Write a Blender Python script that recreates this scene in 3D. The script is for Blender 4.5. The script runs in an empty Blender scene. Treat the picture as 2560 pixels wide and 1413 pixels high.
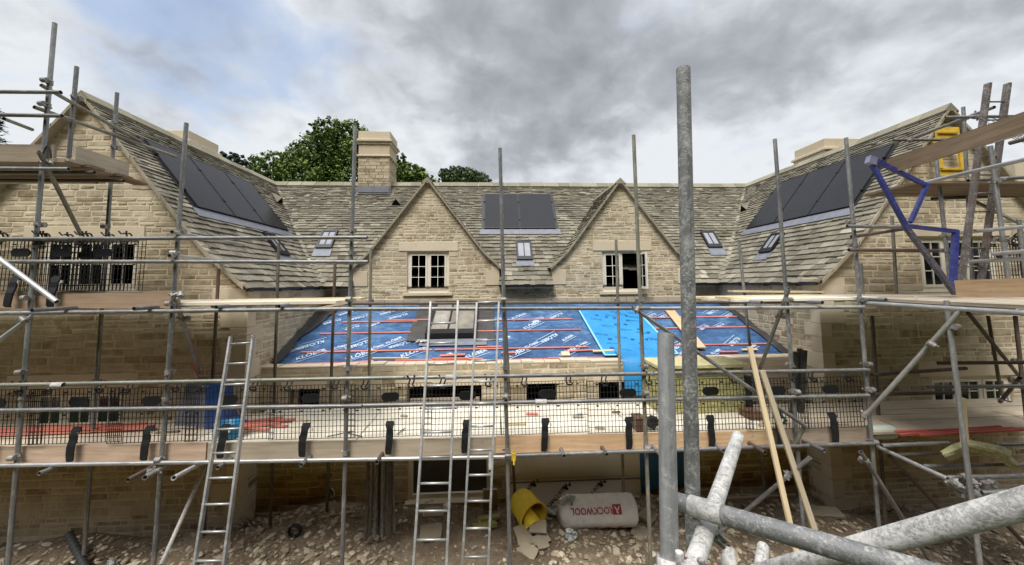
import bpy, math, random
from mathutils import Vector, Matrix
rad = math.radians
random.seed(7)
scene = bpy.context.scene
V = Vector

# ------------------------------------------------------------------ camera
CF, CCY = 957.2086, 630.9755                      # focal length and optical-axis row, in pixels of a 2560 px wide frame
FW = V((0.0518146, 0.99535839, 0.0810982)); RT = V((0.99864285, -0.05121466, -0.0094618)); UP = V((0.00526446, -0.08147839, 0.9966612))
cd = bpy.data.cameras.new("camera"); cam = bpy.data.objects.new("camera", cd)
scene.collection.objects.link(cam)
cd.sensor_width = 36.0; cd.lens = CF / 2560 * 36; cd.shift_y = (CCY - 706.5) / 2560
cd.clip_start = 0.05; cd.clip_end = 5000
cam.matrix_world = Matrix(((RT.x, UP.x, -FW.x, 0), (RT.y, UP.y, -FW.y, 0), (RT.z, UP.z, -FW.z, 0), (0, 0, 0, 1)))
scene.camera = cam

# ------------------------------------------------------------------ sky and sun
SUN_EL, SUN_AZ = rad(58), rad(203)               # azimuth clockwise from +Y: behind the viewer, a little to the left
w = bpy.data.worlds.new("World"); scene.world = w; w.use_nodes = True
nt = w.node_tree; nt.nodes.clear()
def N(nt, t, **kw):
    n = nt.nodes.new(t)
    for k, v in kw.items(): setattr(n, k, v)
    return n
def setin(n, **kw):
    for k, v in kw.items(): n.inputs[k.replace('_', ' ')].default_value = v
    return n
L = nt.links.new
tc = N(nt, 'ShaderNodeTexCoord'); sky = N(nt, 'ShaderNodeTexSky', sky_type='NISHITA', sun_disc=False)
sky.sun_elevation = SUN_EL; sky.sun_rotation = SUN_AZ; sky.altitude = 100; sky.air_density = 1.3; sky.dust_density = 1.5
sep = N(nt, 'ShaderNodeSeparateXYZ'); L(tc.outputs['Generated'], sep.inputs[0])
def M(nt, op, a, b=None, c=None, clamp=False):
    n = N(nt, 'ShaderNodeMath', operation=op, use_clamp=clamp)
    for i, x in enumerate((a, b, c)):
        if x is None: continue
        if isinstance(x, (int, float)): n.inputs[i].default_value = x
        else: nt.links.new(x, n.inputs[i])
    return n.outputs[0]
zc = M(nt, 'ADD', M(nt, 'MAXIMUM', sep.outputs[2], 0.0), 0.42)
cx = M(nt, 'DIVIDE', sep.outputs[0], zc); cy = M(nt, 'DIVIDE', sep.outputs[1], zc)
comb = N(nt, 'ShaderNodeCombineXYZ'); L(cx, comb.inputs[0]); L(cy, comb.inputs[1])
def noise(nt, vec, scale, detail=6, rough=.55, dist=0.0, w_=None):
    n = N(nt, 'ShaderNodeTexNoise'); n.inputs['Scale'].default_value = scale; n.inputs['Detail'].default_value = detail
    n.inputs['Roughness'].default_value = rough; n.inputs['Distortion'].default_value = dist
    if vec is not None: nt.links.new(vec, n.inputs['Vector'])
    return n.outputs['Fac']
def ramp(nt, fac, stops, interp='LINEAR'):
    n = N(nt, 'ShaderNodeValToRGB'); cr = n.color_ramp; cr.interpolation = interp
    while len(cr.elements) > 1: cr.elements.remove(cr.elements[-1])
    for i, (p, c) in enumerate(stops):
        if isinstance(c, (int, float)): c = (c, c, c)
        e = cr.elements[0] if i == 0 else cr.elements.new(p)
        e.position = p; e.color = (*c[:3], 1)
    nt.links.new(fac, n.inputs[0]); return n.outputs[0]
def mix(nt, fac, a, b, mode='MIX'):
    n = N(nt, 'ShaderNodeMix', data_type='RGBA', blend_type=mode)
    for k, x in ((0, fac), (6, a), (7, b)):
        if isinstance(x, (int, float)): n.inputs[k].default_value = x
        elif isinstance(x, (tuple, list)): n.inputs[k].default_value = (*x[:3], 1)
        else: nt.links.new(x, n.inputs[k])
    return n.outputs[2]
def dirblob(az, el, width):                       # soft patch of sky round a compass direction
    a, e = rad(az), rad(el); d = V((math.sin(a) * math.cos(e), math.cos(a) * math.cos(e), math.sin(e)))
    n = N(nt, 'ShaderNodeVectorMath', operation='DOT_PRODUCT'); nrm = N(nt, 'ShaderNodeVectorMath', operation='NORMALIZE')
    L(tc.outputs['Generated'], nrm.inputs[0]); L(nrm.outputs[0], n.inputs[0]); n.inputs[1].default_value = d
    c = math.cos(rad(width))
    mr = N(nt, 'ShaderNodeMapRange', interpolation_type='SMOOTHERSTEP'); L(n.outputs['Value'], mr.inputs[0])
    mr.inputs[1].default_value = c; mr.inputs[2].default_value = 1.0
    return mr.outputs[0]
n1 = noise(nt, comb.outputs[0], 1.7, 9, .56, .25)
n2 = noise(nt, comb.outputs[0], 4.2, 8, .55, .3)
n3 = noise(nt, comb.outputs[0], 10.5, 6, .5, .4)
shade = M(nt, 'ADD', M(nt, 'MULTIPLY', n1, .50), M(nt, 'ADD', M(nt, 'MULTIPLY', n2, .46), M(nt, 'MULTIPLY', n3, .24)))
dark = M(nt, 'ADD', M(nt, 'MULTIPLY', dirblob(10, 30, 22), .14), M(nt, 'MULTIPLY', dirblob(-4, 44, 24), .06))
dark = M(nt, 'ADD', dark, M(nt, 'MULTIPLY', dirblob(50, 40, 26), .02))
dark = M(nt, 'SUBTRACT', dark, M(nt, 'MULTIPLY', dirblob(-26, 20, 17), .06))
dark = M(nt, 'SUBTRACT', dark, M(nt, 'MULTIPLY', dirblob(-58, 26, 20), .05))
dark = M(nt, 'SUBTRACT', dark, M(nt, 'MULTIPLY', dirblob(22, 13, 16), .08))
hz_ = N(nt, 'ShaderNodeMapRange', interpolation_type='SMOOTHSTEP'); L(sep.outputs[2], hz_.inputs[0]); hz_.inputs[1].default_value = .08; hz_.inputs[2].default_value = .46; hz_.inputs[3].default_value = .10; hz_.inputs[4].default_value = 0
sv = M(nt, 'ADD', M(nt, 'SUBTRACT', M(nt, 'SUBTRACT', shade, .075), dark), hz_.outputs[0])
cloud = ramp(nt, sv, [(.22, (2.5, 2.65, 2.95)), (.34, (3.3, 3.5, 3.85)), (.42, (4.1, 4.35, 4.75)), (.50, (5.6, 5.85, 6.25)), (.60, (7.2, 7.5, 7.8))])
bright = M(nt, 'SUBTRACT', M(nt, 'MULTIPLY', dirblob(203, 74, 58), 1.3), M(nt, 'MULTIPLY', dirblob(180, -15, 88), .98))                     # the bright overcast round the hidden sun, behind the viewer
cl2 = N(nt, 'ShaderNodeVectorMath', operation='SCALE'); L(cloud, cl2.inputs[0]); L(M(nt, 'ADD', 1.0, M(nt, 'MULTIPLY', bright, 1.5)), cl2.inputs['Scale'])
# gaps where the blue shows
gap = M(nt, 'ADD', M(nt, 'MULTIPLY', dirblob(-38, 26, 13), .27), M(nt, 'MULTIPLY', dirblob(-47, 40, 17), .33))
gap = M(nt, 'ADD', gap, M(nt, 'MULTIPLY', dirblob(38, 29, 5), .12))
gap = M(nt, 'ADD', gap, M(nt, 'MULTIPLY', dirblob(-22, 27, 10), .14))
gm = N(nt, 'ShaderNodeMapRange', interpolation_type='SMOOTHERSTEP'); L(M(nt, 'ADD', gap, M(nt, 'MULTIPLY', n2, .9)), gm.inputs[0])
gm.inputs[1].default_value = .48; gm.inputs[2].default_value = .84; gm.inputs[4].default_value = .68
blue = N(nt, 'ShaderNodeVectorMath', operation='MULTIPLY_ADD'); L(sky.outputs[0], blue.inputs[0]); blue.inputs[1].default_value = (1.0, 1.0, 1.0); blue.inputs[2].default_value = (1.4, 1.9, 3.0)
skyc = mix(nt, gm.outputs[0], cl2.outputs[0], blue.outputs[0])
bg = N(nt, 'ShaderNodeBackground'); bg.inputs[1].default_value = 0.1; L(skyc, bg.inputs[0])
wo = N(nt, 'ShaderNodeOutputWorld'); L(bg.outputs[0], wo.inputs[0])
ld = bpy.data.lights.new("sun", 'SUN'); ld.energy = 3.1; ld.angle = rad(24); ld.color = (1.0, .955, .88)
sun = bpy.data.objects.new("sun", ld); scene.collection.objects.link(sun)
sd = V((math.sin(SUN_AZ) * math.cos(SUN_EL), math.cos(SUN_AZ) * math.cos(SUN_EL), math.sin(SUN_EL)))
sun.rotation_euler = (-sd).to_track_quat('-Z', 'Y').to_euler()
scene.view_settings.view_transform = 'Standard'; scene.view_settings.look = 'None'
scene.view_settings.exposure = 0.2; scene.view_settings.gamma = 1
scene.render.film_transparent = False

# ------------------------------------------------------------------ placing: where a measured direction meets a given real plane
def ray(u, v): return FW + RT * ((u - 1280) / CF) + UP * ((CCY - v) / CF)
def A(u, v, y): d = ray(u, v); return d * (y / d.y)
def PJ(p): p = V(p); d = p.dot(FW); return 1280 + CF * p.dot(RT) / d, CCY - CF * p.dot(UP) / d
def AX(u, v, x): d = ray(u, v); return d * (x / d.x)
def AZ(u, v, z): d = ray(u, v); return d * (z / d.z)
def AP(u, v, p, n): d = ray(u, v); return d * (V(p).dot(n) / d.dot(n))

# ------------------------------------------------------------------ materials
MATS = {}
def newmat(name):
    m = bpy.data.materials.new(name); m.use_nodes = True; MATS[name] = m
    t = m.node_tree; b = t.nodes['Principled BSDF']; return m, t, b
def attr(t, name='rnd'):
    a = N(t, 'ShaderNodeAttribute'); a.attribute_name = name; return a.outputs['Fac']
def ocoord(t, sc=(1, 1, 1), world=False):
    c = N(t, 'ShaderNodeTexCoord'); mp = N(t, 'ShaderNodeMapping'); mp.inputs['Scale'].default_value = sc
    if world:
        g = N(t, 'ShaderNodeNewGeometry'); t.links.new(g.outputs['Position'], mp.inputs[0])
    else: t.links.new(c.outputs['Object'], mp.inputs[0])
    return mp.outputs[0]
def bump(t, b, h, strength=.4, dist=.01):
    n = N(t, 'ShaderNodeBump'); n.inputs['Strength'].default_value = strength; n.inputs['Distance'].default_value = dist
    t.links.new(h, n.inputs['Height']); t.links.new(n.outputs[0], b.inputs['Normal'])
def simple(name, col, rough=.6, metal=0, var=.12, scale=8, bmp=.15, spec=.5, world=False, sc=(1, 1, 1)):
    m, t, b = newmat(name)
    o = ocoord(t, sc, world); f = noise(t, o, scale, 5, .6)
    lo = tuple(c * (1 - var) for c in col); hi = tuple(min(1, c * (1 + var)) for c in col)
    t.links.new(ramp(t, f, [(.3, lo), (.7, hi)]), b.inputs['Base Color'])
    b.inputs['Roughness'].default_value = rough; b.inputs['Metallic'].default_value = metal
    b.inputs['Specular IOR Level'].default_value = spec
    if bmp: bump(t, b, noise(t, o, scale * 4, 4, .6), bmp, .006)
    return m
def stone_mat(name, stops, sc=9, blotch=(.56, 1.14), bm=.6, smear=None):
    m, t, b = newmat(name); o = ocoord(t, (1, 1, 1), True)
    base = ramp(t, attr(t), stops)
    n1 = noise(t, o, 1.3, 4, .6); n2 = noise(t, o, sc, 6, .65); n3 = noise(t, o, 55, 4, .7)
    v = M(t, 'ADD', M(t, 'MULTIPLY', n1, .5), M(t, 'ADD', M(t, 'MULTIPLY', n2, .35), M(t, 'MULTIPLY', n3, .25)))
    mul = ramp(t, v, [(.36, blotch[0]), (.72, blotch[1])])
    if smear: base = mix(t, M(t, 'MULTIPLY', ramp(t, noise(t, o, 5.5, 6, .7, .6), [(.42, 0), (.60, 1)]), .62), base, smear)
    t.links.new(mix(t, 1.0, base, mul, 'MULTIPLY'), b.inputs['Base Color'])
    b.inputs['Roughness'].default_value = .92; b.inputs['Specular IOR Level'].default_value = .2
    bump(t, b, M(t, 'ADD', n2, M(t, 'MULTIPLY', n3, .6)), bm * .7, .02)
    return m
STONE = stone_mat('rubble_stone', [(0, (.27, .205, .125)), (.25, (.38, .30, .19)), (.55, (.50, .415, .285)), (1, (.62, .535, .40))], smear=(.64, .56, .41))
MORTAR = stone_mat('lime_mortar', [(0, (.64, .56, .415)), (1, (.66, .58, .43))], 14, (.8, 1.08), .3)
ASHLAR = stone_mat('dressed_stone', [(0, (.58, .49, .355)), (1, (.68, .59, .45))], 7, (.86, 1.05), .15)
SLATE = stone_mat('stone_slate', [(0, (.135, .12, .09)), (.3, (.185, .168, .13)), (.6, (.25, .228, .178)), (.85, (.325, .298, .235)), (1, (.44, .405, .325))], 16, (.5, 1.25), .8)
RIDGE = stone_mat('ridge_stone', [(0, (.22, .205, .15)), (1, (.34, .31, .235))], 9, (.75, 1.1), .4)
VERGE = stone_mat('verge_mortar', [(0, (.29, .25, .185)), (1, (.40, .35, .265))], 16, (.8, 1.1), .4)
LEAD = simple('lead_sheet', (.19, .20, .235), .6, .1, .18, 7, .2)
BLACKM = simple('black_plastic', (.012, .012, .014), .45, 0, .3, 20, .1)
DARKGUT = simple('black_gutter', (.02, .018, .018), .5, 0, .3, 6, .1)
DARK = simple('interior_shade', (.012, .011, .010), .9, 0, .2, 3, 0, 0)  # near-black colour stands in for shade inside openings, tube ends and vents
WHITEF = simple('cream_painted_timber', (.76, .71, .60), .5, 0, .05, 6, .05)
SHEETM = simple('felt_underlay', (.055, .052, .05), .7, 0, .3, 5, .4)
def galv(name, base=.36, spots=.5, tint=(1, 1, 1), rough=.5, metal=.55, rust=0.0):
    m, t, b = newmat(name); o = ocoord(t, (.35, 1, 1)); oi = N(t, 'ShaderNodeObjectInfo')
    ad = N(t, 'ShaderNodeVectorMath', operation='ADD'); t.links.new(o, ad.inputs[0]); t.links.new(oi.outputs['Location'], ad.inputs[1])
    o = ad.outputs[0]
    a = noise(t, o, 6, 6, .65); c = noise(t, o, 45, 5, .7); d = noise(t, o, 1.7, 3, .6)
    col = ramp(t, M(t, 'ADD', M(t, 'MULTIPLY', a, .6), M(t, 'MULTIPLY', d, .4)), [(.32, tuple(base * .62 * k for k in tint)), (.52, tuple(base * k for k in tint)), (.7, tuple(base * 1.35 * k for k in tint))])
    sp = ramp(t, M(t, 'ADD', M(t, 'MULTIPLY', c, .7), M(t, 'MULTIPLY', a, .3)), [(.50, 0), (.58, 1)])
    col = mix(t, M(t, 'MULTIPLY', sp, spots), col, (.62, .60, .55))
    if rust: col = mix(t, M(t, 'MULTIPLY', ramp(t, d, [(.45, 0), (.6, 1)]), rust), col, (.10, .055, .035))
    t.links.new(col, b.inputs['Base Color']); b.inputs['Roughness'].default_value = rough
    t.links.new(M(t, 'MULTIPLY', M(t, 'SUBTRACT', 1.0, M(t, 'MULTIPLY', sp, spots)), metal), b.inputs['Metallic'])
    bump(t, b, c, .25, .002); return m
GALV = galv('galvanised_tube', .21, .25)
GALVB = galv('bright_galvanised_tube', .42, .3, (1, 1, .99), .4)
GALVD = galv('dull_brown_tube', .11, .12, (1, .86, .72), .65, .25, .7)
def near_mat(name, base, amt, thr, tint=(1, 1, 1), rough=.5, crust=(.60, .585, .55)):
    m, t, b = newmat(name); o = ocoord(t, (1, 1, 1)); o2 = ocoord(t, (.12, 1, 1))
    a = noise(t, o, 5, 5, .6); c = noise(t, o, 120, 6, .75, .4); e = noise(t, o, 26, 6, .7, .8); s = noise(t, o2, 60, 4, .6)
    col = ramp(t, M(t, 'ADD', M(t, 'MULTIPLY', e, .5), M(t, 'MULTIPLY', s, .5)), [(.36, tuple(base * .72 * k for k in tint)), (.5, tuple(base * k for k in tint)), (.66, tuple(base * 1.25 * k for k in tint))])
    v = M(t, 'ADD', M(t, 'MULTIPLY', c, .42), M(t, 'ADD', M(t, 'MULTIPLY', e, .36), M(t, 'MULTIPLY', a, .22)))
    sp = ramp(t, v, [(thr - .035, 0), (thr + .045, 1)])
    col = mix(t, M(t, 'MULTIPLY', sp, amt), col, crust)
    d = noise(t, o, 12, 5, .7); col = mix(t, M(t, 'MULTIPLY', ramp(t, d, [(.60, 0), (.72, 1)]), .5), col, (.17, .12, .09))
    t.links.new(col, b.inputs['Base Color']); t.links.new(ramp(t, sp, [(0, rough), (1, .85)]), b.inputs['Roughness'])
    t.links.new(M(t, 'MULTIPLY', M(t, 'SUBTRACT', 1.0, sp), .45), b.inputs['Metallic'])
    bump(t, b, M(t, 'ADD', sp, M(t, 'MULTIPLY', c, .4)), .5, .0022); return m
NEART = near_mat('spattered_tube', .20, .42, .53)
NEARS = near_mat('smooth_grey_tube', .29, .25, .57)
NEARW = near_mat('plaster_coated_tube', .38, .60, .48, (1, .98, .95), .6, (.66, .64, .60))
YTUBE = galv('ochre_marked_tube', .20, .2, (1.05, 1.0, .78), .6, .2)
ALU = galv('aluminium', .42, .25, (1, 1, .98), .42, .6)
COUP = galv('coupler_steel', .27, .45, (1, .97, .92), .55, .5, .35)
BROWNL = galv('old_ladder_steel', .15, .3, (1, .88, .82), .7, .2, .6)
def wood(name, lo, hi, grain=1.0, rough=.75):
    m, t, b = newmat(name); o = ocoord(t, (.55, 7, 7)); oi = N(t, 'ShaderNodeObjectInfo')
    ad = N(t, 'ShaderNodeVectorMath', operation='ADD'); t.links.new(o, ad.inputs[0]); t.links.new(oi.outputs['Location'], ad.inputs[1])
    a = noise(t, ad.outputs[0], 3.2, 7, .65, .6); o2 = ocoord(t, (1, 1, 1)); k = noise(t, o2, 5.0, 3, .6); s = noise(t, o2, 1.5, 4, .6)
    col = ramp(t, M(t, 'ADD', M(t, 'MULTIPLY', a, .65), M(t, 'MULTIPLY', s, .35)), [(.34, lo), (.64, hi)])
    kn = ramp(t, k, [(.69, 0), (.76, 1)])
    col = mix(t, M(t, 'MULTIPLY', kn, .55), col, tuple(c * .45 for c in lo))
    rv = N(t, 'ShaderNodeMapRange'); t.links.new(oi.outputs['Random'], rv.inputs[0]); rv.inputs[3].default_value = .82; rv.inputs[4].default_value = 1.08
    sc = N(t, 'ShaderNodeVectorMath', operation='SCALE'); t.links.new(col, sc.inputs[0]); t.links.new(rv.outputs[0], sc.inputs['Scale'])
    t.links.new(sc.outputs[0], b.inputs['Base Color']); b.inputs['Roughness'].default_value = rough
    b.inputs['Specular IOR Level'].default_value = .25; bump(t, b, a, .3 * grain, .004); return m
WPINK = wood('pink_new_board', (.42, .29, .20), (.62, .47, .35))
WORG = wood('orange_new_board', (.46, .28, .15), (.70, .50, .31))
WGREY = wood('weathered_board', (.24, .19, .14), (.42, .34, .26))
WDARK = wood('old_brown_board', (.13, .09, .055), (.27, .195, .13), 1.6)
WCREAM = wood('pale_deck_board', (.66, .59, .46), (.88, .82, .70), .6)
WPALE = wood('pale_batten', (.52, .40, .23), (.74, .61, .40))
WDUST = wood('dusty_deck_board', (.34, .28, .21), (.52, .45, .35))
RED = wood('red_treated_batten', (.50, .13, .09), (.68, .26, .20), .5)
REDD = wood('dull_red_batten', (.34, .06, .045), (.50, .13, .10), .5)
BLUEP = galv('blue_painted_steel', .085, .06, (.26, .36, 2.1), .45, .0)
YEL = simple('yellow_paint', (.64, .43, .045), .5, 0, .2, 6, .1)
YTUB = simple('yellow_rubber', (.84, .64, .06), .45, 0, .12, 5, .1)
WOOLG = simple('mineral_wool', (.36, .34, .16), .95, 0, .35, 14, 1.0, .1, True, (1, 1, 3))
PLASTW = simple('white_polythene', (.82, .82, .80), .3, 0, .1, 9, .8)
CLEARP = simple('crumpled_polythene', (.42, .44, .44), .25, 0, .6, 16, 1.0)
REDP = simple('red_print', (.42, .05, .05), .5, 0, .1, 9, 0)
INK = simple('black_print', (.02, .02, .022), .5, 0, .1, 9, 0)
WHITEP = simple('white_print', (.46, .57, .74), .5, 0, .25, 14, 0)
DBLUE = simple('dark_blue_print', (.015, .11, .30), .5, 0, .1, 9, 0)
GREYB = simple('grey_board', (.145, .155, .19), .6, 0, .25, 3, .2)
BLUEPL = simple('blue_plastic', (.015, .06, .22), .35, 0, .3, 5, .2)
CYAN = simple('blue_tub_plastic', (.01, .20, .42), .3, 0, .15, 5, .1)
DRUM = simple('pale_green_plastic', (.42, .50, .45), .4, 0, .08, 5, .1)
SOLAR = simple('solar_glass', (.026, .026, .030), .22, 0, .1, 2, 0, .2)
SFRAME = simple('black_solar_frame', (.010, .010, .012), .4, 0, .2, 4, 0)
GLASS = simple('window_glass', (.012, .014, .016), .05, 0, .3, 2, 0, .8)
SKYG = simple('skylight_glass', (.27, .275, .31), .08, 0, .1, 4, 0, 1.0)
RENDERB = simple('foil_board', (.74, .70, .64), .5, .1, .08, 2, .1)
DOORM = simple('dark_door', (.045, .042, .038), .6, 0, .3, 3, .1)
BROWNB = simple('brown_box', (.16, .085, .05), .8, 0, .25, 6, .2)
ORANGE = simple('orange_brick_dust', (.30, .17, .08), .9, 0, .3, 6, .4)
def insul_mat():
    m, t, b = newmat('blue_insulation'); o = ocoord(t, (1, 1, 1))
    br = N(t, 'ShaderNodeTexBrick'); t.links.new(o, br.inputs[0]); br.offset = 0
    for k, v in (('Scale', 1.0), ('Brick Width', .085), ('Row Height', .075), ('Mortar Size', .003), ('Mortar Smooth', .1)): br.inputs[k].default_value = v
    br.inputs['Color1'].default_value = br.inputs['Color2'].default_value = (.026, .26, .60, 1); br.inputs['Mortar'].default_value = (.012, .14, .38, 1)
    t.links.new(mix(t, ramp(t, noise(t, o, 3, 4), [(.4, 0), (.7, .5)]), br.outputs[0], (.05, .34, .68)), b.inputs['Base Color'])
    b.inputs['Roughness'].default_value = .45; bump(t, b, noise(t, o, 9, 4), .3, .01)
    return m
INSUL = insul_mat(); INSULE = simple('pale_blue_edge', (.28, .62, .82), .5, 0, .05, 5, 0)
def membrane_mat():
    m, t, b = newmat('blue_membrane'); o = ocoord(t, (1, 1, 1), True)
    n1 = noise(t, ocoord(t, (.7, 1, 3), True), 5, 6, .65, .9); n2 = noise(t, o, 1.1, 4, .6)
    base = ramp(t, M(t, 'ADD', M(t, 'MULTIPLY', n1, .55), M(t, 'MULTIPLY', n2, .45)), [(.36, (.018, .052, .145)), (.5, (.034, .105, .245)), (.63, (.095, .21, .39))])  # the bump noise also lightens the colour: highlights painted on the wrinkles
    br = N(t, 'ShaderNodeTexBrick'); t.links.new(o, br.inputs[0]); br.offset = 0
    for k, v in (('Scale', 1.0), ('Brick Width', .10), ('Row Height', .10), ('Mortar Size', .003)): br.inputs[k].default_value = v
    br.inputs['Color1'].default_value = br.inputs['Color2'].default_value = (1, 1, 1, 1); br.inputs['Mortar'].default_value = (1.5, 1.4, 1.2, 1)
    t.links.new(mix(t, .6, base, mix(t, 1.0, base, br.outputs[0], 'MULTIPLY')), b.inputs['Base Color'])
    b.inputs['Roughness'].default_value = .5; bump(t, b, n1, 1.0, .06); return m
MEMB = membrane_mat()
def ground_mat():
    m, t, b = newmat('earth'); o = ocoord(t, (1, 1, 1), True)
    a = noise(t, o, .9, 5, .6); c = noise(t, o, 9, 7, .7); d = noise(t, o, 60, 4, .7)
    col = ramp(t, M(t, 'ADD', M(t, 'MULTIPLY', a, .45), M(t, 'ADD', M(t, 'MULTIPLY', c, .35), M(t, 'MULTIPLY', d, .2))), [(.36, (.12, .088, .060)), (.5, (.25, .195, .138)), (.62, (.40, .335, .25))])
    t.links.new(col, b.inputs['Base Color']); b.inputs['Roughness'].default_value = 1; b.inputs['Specular IOR Level'].default_value = .1
    bump(t, b, M(t, 'ADD', c, M(t, 'MULTIPLY', d, .5)), .9, .06); return m
EARTH = ground_mat()
RUB = stone_mat('loose_stone', [(0, (.20, .155, .105)), (.5, (.40, .33, .235)), (.85, (.60, .52, .39)), (1, (.74, .66, .52))], 10, (.6, 1.15), .7)
def leaf_mat(name, a, b_, c):
    m, t, b = newmat(name)
    t.links.new(ramp(t, attr(t), [(0, a), (.5, b_), (1, c)]), b.inputs['Base Color'])
    b.inputs['Roughness'].default_value = .6; b.inputs['Specular IOR Level'].default_value = .25
    b.inputs['Transmission Weight'].default_value = 0.0
    return m
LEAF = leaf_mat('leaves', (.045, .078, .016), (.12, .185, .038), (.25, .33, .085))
LEAFD = leaf_mat('dark_leaves', (.028, .048, .016), (.055, .085, .026), (.10, .14, .05))
CONIF = leaf_mat('conifer_needles', (.014, .026, .014), (.026, .044, .022), (.05, .07, .04))
BARK = simple('bark', (.09, .07, .05), .9, 0, .3, 6, .8)

# ------------------------------------------------------------------ object helpers
COL = scene.collection
def tag(o, label=None, cat=None, group=None, kind=None):
    if label: o['label'] = label
    if cat: o['category'] = cat
    if group: o['group'] = group
    if kind: o['kind'] = kind
    return o
def empty(name, loc=(0, 0, 0)):
    o = bpy.data.objects.new(name, None); o.empty_display_size = .2; COL.objects.link(o); o.location = loc; return o
def thing(name, label, cat, loc=(0, 0, 0), group=None, kind=None):
    return tag(empty(name, loc), label, cat, group, kind)
class MB:
    def __init__(s): s.v = []; s.f = []; s.r = []; s.m = []
    def face(s, idx, r=0.5, m=0): s.f.append(tuple(idx)); s.r.append(r); s.m.append(m)
    def add(s, vs, fs, r=.5, m=0):
        k = len(s.v); s.v += [tuple(x) for x in vs]
        for f in fs: s.face([k + i for i in f], r, m)
    def quad(s, a, b, c, d, r=.5, m=0): s.add([a, b, c, d], [(0, 1, 2, 3)], r, m)
    def box(s, lo, hi, r=.5, m=0):
        x0, y0, z0 = lo; x1, y1, z1 = hi
        s.add([(x0, y0, z0), (x1, y0, z0), (x1, y1, z0), (x0, y1, z0), (x0, y0, z1), (x1, y0, z1), (x1, y1, z1), (x0, y1, z1)],
              [(0, 3, 2, 1), (4, 5, 6, 7), (0, 1, 5, 4), (1, 2, 6, 5), (2, 3, 7, 6), (3, 0, 4, 7)], r, m)
    def obox(s, c, ax, ay, az, r=.5, m=0):         # centre and three half-axis vectors
        c = V(c); P = [c + ax * i + ay * j + az * k for k in (-1, 1) for (i, j) in ((-1, -1), (1, -1), (1, 1), (-1, 1))]
        s.add(P, [(0, 3, 2, 1), (4, 5, 6, 7), (0, 1, 5, 4), (1, 2, 6, 5), (2, 3, 7, 6), (3, 0, 4, 7)], r, m)
    def cyl(s, a, b, r0, r1=None, n=12, cap=True, r=.5, m=0):
        a, b = V(a), V(b); r1 = r0 if r1 is None else r1; d = (b - a).normalized()
        u = d.orthogonal().normalized(); w_ = d.cross(u); k = len(s.v)
        for p, rr in ((a, r0), (b, r1)):
            for i in range(n):
                t = 2 * math.pi * i / n; s.v.append(tuple(p + (u * math.cos(t) + w_ * math.sin(t)) * rr))
        for i in range(n): j = (i + 1) % n; s.face((k + i, k + j, k + n + j, k + n + i), r, m)
        if cap: s.face([k + i for i in range(n)][::-1], r, m); s.face([k + n + i for i in range(n)], r, m)
    def sweep(s, pts, rr, n=8, r=.5, m=0):
        pts = [V(p) for p in pts]; k0 = len(s.v); prev = None
        for i, p in enumerate(pts):
            d = (pts[min(i + 1, len(pts) - 1)] - pts[max(i - 1, 0)]).normalized()
            if prev is None: u = d.orthogonal().normalized()
            else: u = (prev - d * prev.dot(d)).normalized()
            prev = u; w_ = d.cross(u); q = rr[i] if isinstance(rr, (list, tuple)) else rr
            for j in range(n):
                t = 2 * math.pi * j / n; s.v.append(tuple(p + (u * math.cos(t) + w_ * math.sin(t)) * q))
        for i in range(len(pts) - 1):
            for j in range(n):
                j2 = (j + 1) % n; a = k0 + i * n
                s.face((a + j, a + j2, a + n + j2, a + n + j), r, m)
        s.face([k0 + j for j in range(n)][::-1], r, m); s.face([k0 + (len(pts) - 1) * n + j for j in range(n)], r, m)
    def mesh(s, name, mats, smooth=False):
        me = bpy.data.meshes.new(name); me.from_pydata(s.v, [], s.f)
        for m in (mats if isinstance(mats, (list, tuple)) else [mats]): me.materials.append(m)
        at = me.attributes.new('rnd', 'FLOAT', 'FACE'); at.data.foreach_set('value', s.r)
        me.polygons.foreach_set('material_index', s.m)
        if smooth: me.polygons.foreach_set('use_smooth', [True] * len(s.f))
        me.update(); return me
    def build(s, name, mats, parent=None, smooth=False):
        o = bpy.data.objects.new(name, s.mesh(name, mats, smooth)); COL.objects.link(o)
        if parent is not None:
            o.parent = parent
            mw = Matrix.Identity(4); q = parent
            loc = V((0, 0, 0))
            while q is not None: loc += q.location; q = q.parent
            o.location = -loc                     # geometry is written in world coordinates
        return o
def rng(a, b): return random.uniform(a, b)

# ------------------------------------------------------------------ ground
def gz(x, y):
    z = -4.28 + .10 * math.sin(x * 1.3 + 1) * math.cos(y * 1.1) + .05 * math.sin(x * 3.1 + y * 2.3)
    z += .20 * math.exp(-((x + 3.2) ** 2 / 1.6 + (y - 7.3) ** 2 / .5))                 # heap of earth against the wall
    z += .12 * math.exp(-((x + .6) ** 2 / 1.2 + (y - 7.5) ** 2 / .3)) + .10 * math.exp(-((x - 5.5) ** 2 / 2 + (y - 7.0) ** 2 / .6))
    if x < -4.4: z += .06
    return z
mb = MB(); nx, ny = 150, 60
xs = [-9 + 21 * i / nx for i in range(nx + 1)]; ys = [3.6 + 6.0 * j / ny for j in range(ny + 1)]
ex = [-2500, -300, -40, -14] + xs + [17, 45, 300, 2500]; ey = [-2000, -200, -20, 1.5] + ys + [19, 40, 300, 2500]
for y in ey:
    for x in ex:
        inside = -9 <= x <= 12 and 3.6 <= y <= 9.6
        z = (gz(x, y) + rng(-.012, .012)) if inside else -4.32
        mb.v.append((x, y, z))
W_ = len(ex)
for j in range(len(ey) - 1):
    for i in range(W_ - 1): mb.face((j * W_ + i, j * W_ + i + 1, (j + 1) * W_ + i + 1, (j + 1) * W_ + i))
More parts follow.
